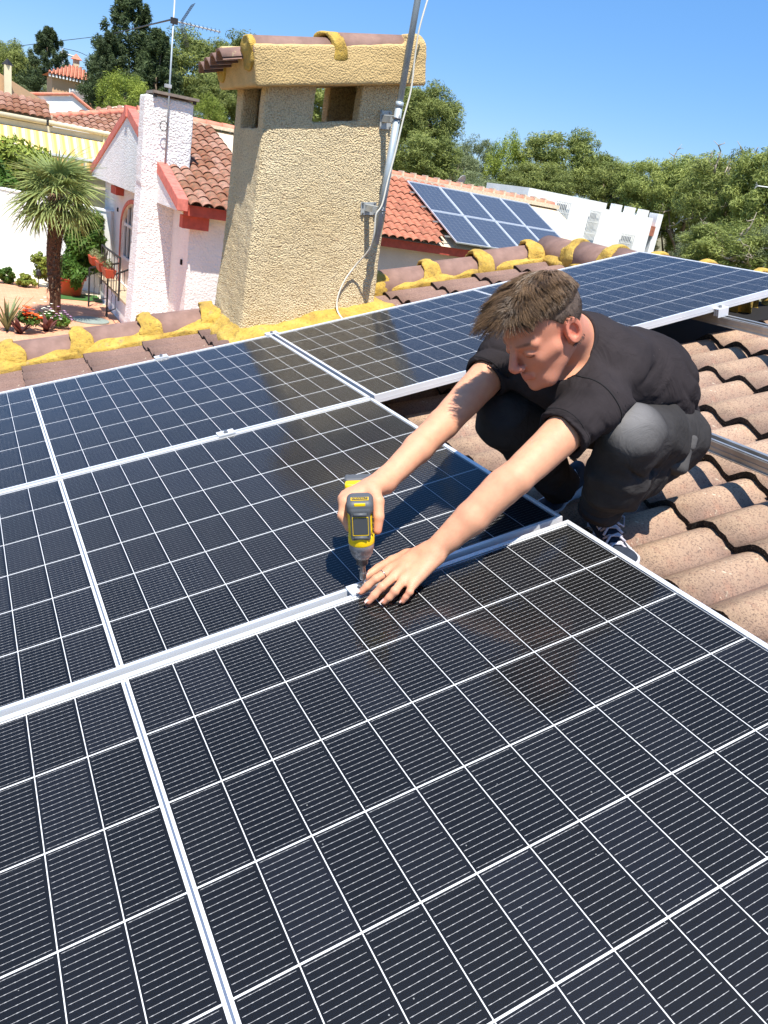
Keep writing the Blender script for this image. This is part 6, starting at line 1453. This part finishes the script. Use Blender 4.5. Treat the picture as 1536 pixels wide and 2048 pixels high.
shrub('hedge_plant', (1.3893,28.0000,3.0382), (1.7, .6, .75), M['bright'], 'leafy hedge at the left edge below the awning', 'hedge', 60, 200, .085, 6)
shrub('hedge_plant', (0.8227,27.0000,2.1944), (1.2, .6, .8), M['bush'], 'dark hedge behind the white wall at the left edge', 'hedge', 60, 200, .085, 7)
pt = Vector((2.6277,22.4811,0.0000)); e = empty('plant_pot', pt, 'big terracotta plastic pot on a green mat', 'pot'); b = MB(); b.lathe([(.26, 0), (.30, .06), (.38, .42), (.43, .44), (.43, .50), (.38, .50), (.36, .46), (.01, .45)], 28); b.build('pot_body', M['pot'], e, True)
b = MB(); b.tube([(0, 0, .4), (.02, 0, .7), (0, 0, 1.0)], [.06, .05, .03], 8); b.build('plant_stem', M['bark'], e)
b = MB(); b.box((pt.x - .35, pt.y - .75, .004), (pt.x + .75, pt.y + .25, .016)); tag(b.build('green_mat', M['turf']), 'dark green mat under the terracotta pot', 'mat')
for i, (c, dz) in enumerate((((3.1000,21.4547,1.1186), 0), ((3.1000,20.2277,1.1473), 0), ((3.1000,19.2508,1.1520), 0))):
    c = Vector(c); w_ = ['topmost', 'middle', 'lowest'][i]; e = empty('planter_box', c, '%s of the three terracotta planters hanging on the iron railing' % w_, 'planter', 'hanging planters')
    b = MB(); b.hexa([(-.09, -.26, -.10), (.09, -.26, -.10), (.09, .26, -.10), (-.09, .26, -.10)], [(-.13, -.32, .10), (.13, -.32, .10), (.13, .32, .10), (-.13, .32, .10)]); b.build('box', M['pot'], e)
    V, F, tone = leaf_cloud(np.array([[0, -.15, .18], [0, .05, .20], [0, .2, .17]]), np.full((3, 3), .12), 60, .035, .4, 1, i); obj('plants', npmesh('plants', V, F, M['olive'], False, {'tone': ('FLOAT', 'POINT', tone)}), e)
# spiky plant, dark red leaves and flowers at the left by the palm foot
def spikes(name, c, n, L, w_, mat, label, cat, seed, spread=.6):
    e = empty(name, c, label, cat); r = random.Random(seed)
    for i in range(n):
        a = r.random() * 6.28; tl = r.uniform(.1, spread); d = Vector((math.cos(a) * tl, math.sin(a) * tl, 1)).normalized(); s_ = Vector((-math.sin(a), math.cos(a), 0)); l_ = L * r.uniform(.6, 1.1); b = MB(); last = None; tn = []
        for q in range(5):
            f = q / 4; p = d * l_ * f + Vector((math.cos(a), math.sin(a), -.5)) * (.22 * l_ * f * f); ww = w_ * (1 - f) ** .7 * (.7 + .6 * f); cur = [p - s_ * ww, p + Vector((0, 0, -.008)), p + s_ * ww]
            if last: b.add(last + cur, [(0, 1, 4, 3), (1, 2, 5, 4)]); tn += [.3 + .5 * f] * 6
            last = cur
        me = b.mesh('leaf', mat); at = me.attributes.new('tone', 'FLOAT', 'POINT'); at.data.foreach_set('value', tn); o = obj('leaf', me, e)
    return e
M['darkleaf'] = leaf('dark_red_leaf', (.26, .15, .15), (.46, .28, .26))
spikes('spiky_aloe', (0.7681,17.2752,0.0000), 34, .85, .045, M['olive'], 'grey-green spiky aloe at the left edge above the verge', 'plant', 1, .55)
spikes('dark_leaf_plant', (1.0045,17.0658,0.0000), 12, .45, .08, M['darkleaf'], 'dark red broad-leaved plant beside the orange blooms', 'plant', 2, .9)
spikes('dark_leaf_plant', (1.5585,17.5500,0.0000), 12, .42, .08, M['darkleaf'], 'dark red broad-leaved plant below the palm trunk', 'plant', 3, .9)
def blooms(name, c, n, R_, size, rgb, label, seed, green=40):
    e = empty(name, c, label, 'flowers'); r = np.random.RandomState(seed); b = MB()
    for i in range(n):
        p = Vector(r.normal(size=3) * R_); p.z = abs(p.z) + .15
        for k in range(5):
            a = k * 1.257 + i; d = Vector((math.cos(a), math.sin(a), .3)) * size; s_ = Vector((-math.sin(a), math.cos(a), 0)) * size * .45; b.add([p, p + d * .6 - s_, p + d, p + d * .6 + s_], [(0, 1, 2, 3)])
    tag(b.build('petals', simple('petal_' + name + str(seed), rgb, .6), e), kind='stuff')
    V, F, tone = leaf_cloud(np.array([[0, 0, .12]]), np.array([[R_ * 1.8, R_ * 1.8, .12]]), 260, .05, .5, 1, seed); obj('foliage', npmesh('foliage', V, F, M['bush'], False, {'tone': ('FLOAT', 'POINT', tone)}), e)
blooms('orange_flowers', (1.2312,17.2372,0.1500), 22, .10, .075, (.93, .40, .12), 'bright orange flowers among dark leaves', 1)
blooms('orange_flowers', (1.1140,17.4985,0.1500), 12, .08, .06, (.85, .30, .12), 'smaller orange-red flowers left of the bright orange ones', 4)
blooms('white_flowers', (1.6415,17.9942,0.1000), 26, .14, .04, (.93, .92, .84), 'white bedding flowers beside the palm foot', 2)
blooms('pink_flowers', (1.9097,17.9605,0.0500), 22, .12, .035, (.80, .62, .78), 'pale pink flowers right of the white ones', 3)
b = MB(); mh = Vector((2.7064,19.0596,-0.0000)); b.tube([(0, 0, .004), (0, 0, .03)], .42, 28); o = b.build('manhole_cover', simple('grey_cover', (.55, .60, .57), .7, 0, 12, .1)); o.location = mh; tag(o, 'round grey cover in the paving beside the railing', 'cover')
gl_ = empty('garden_light', (1.9104,23.2521,0.0000), 'small stake light at the edge of the paving', 'lamp'); b = MB(); b.tube([(0, 0, 0), (0, 0, .32)], .012, 5); b.build('stake', M['iron'], gl_); b = MB(); b.lathe([(.03, .30), (.07, .34), (.06, .46), (.02, .50)], 10); b.build('lamp_head', M['iron'], gl_)
ra = empty('roof_aerial', (21.1917,16.8153,5.9921), 'small rooftop aerial poking in at the right edge', 'aerial'); b = MB(); b.tube([(0, 0, 0), (1.0, -.5, .05)], .02, 5); b.build('boom', M['steel'], ra)
for k in range(4): b = MB(); b.tube([(0, 0, 0), (-.12, 0, -.09 + .06 * k)], .008, 4); b.build('element', M['steel'], ra)
b = MB(); b.tube([(.85, -.42, 0), (.85, -.42, -5.5)], .03, 6); b.build('mast', M['steel'], ra)
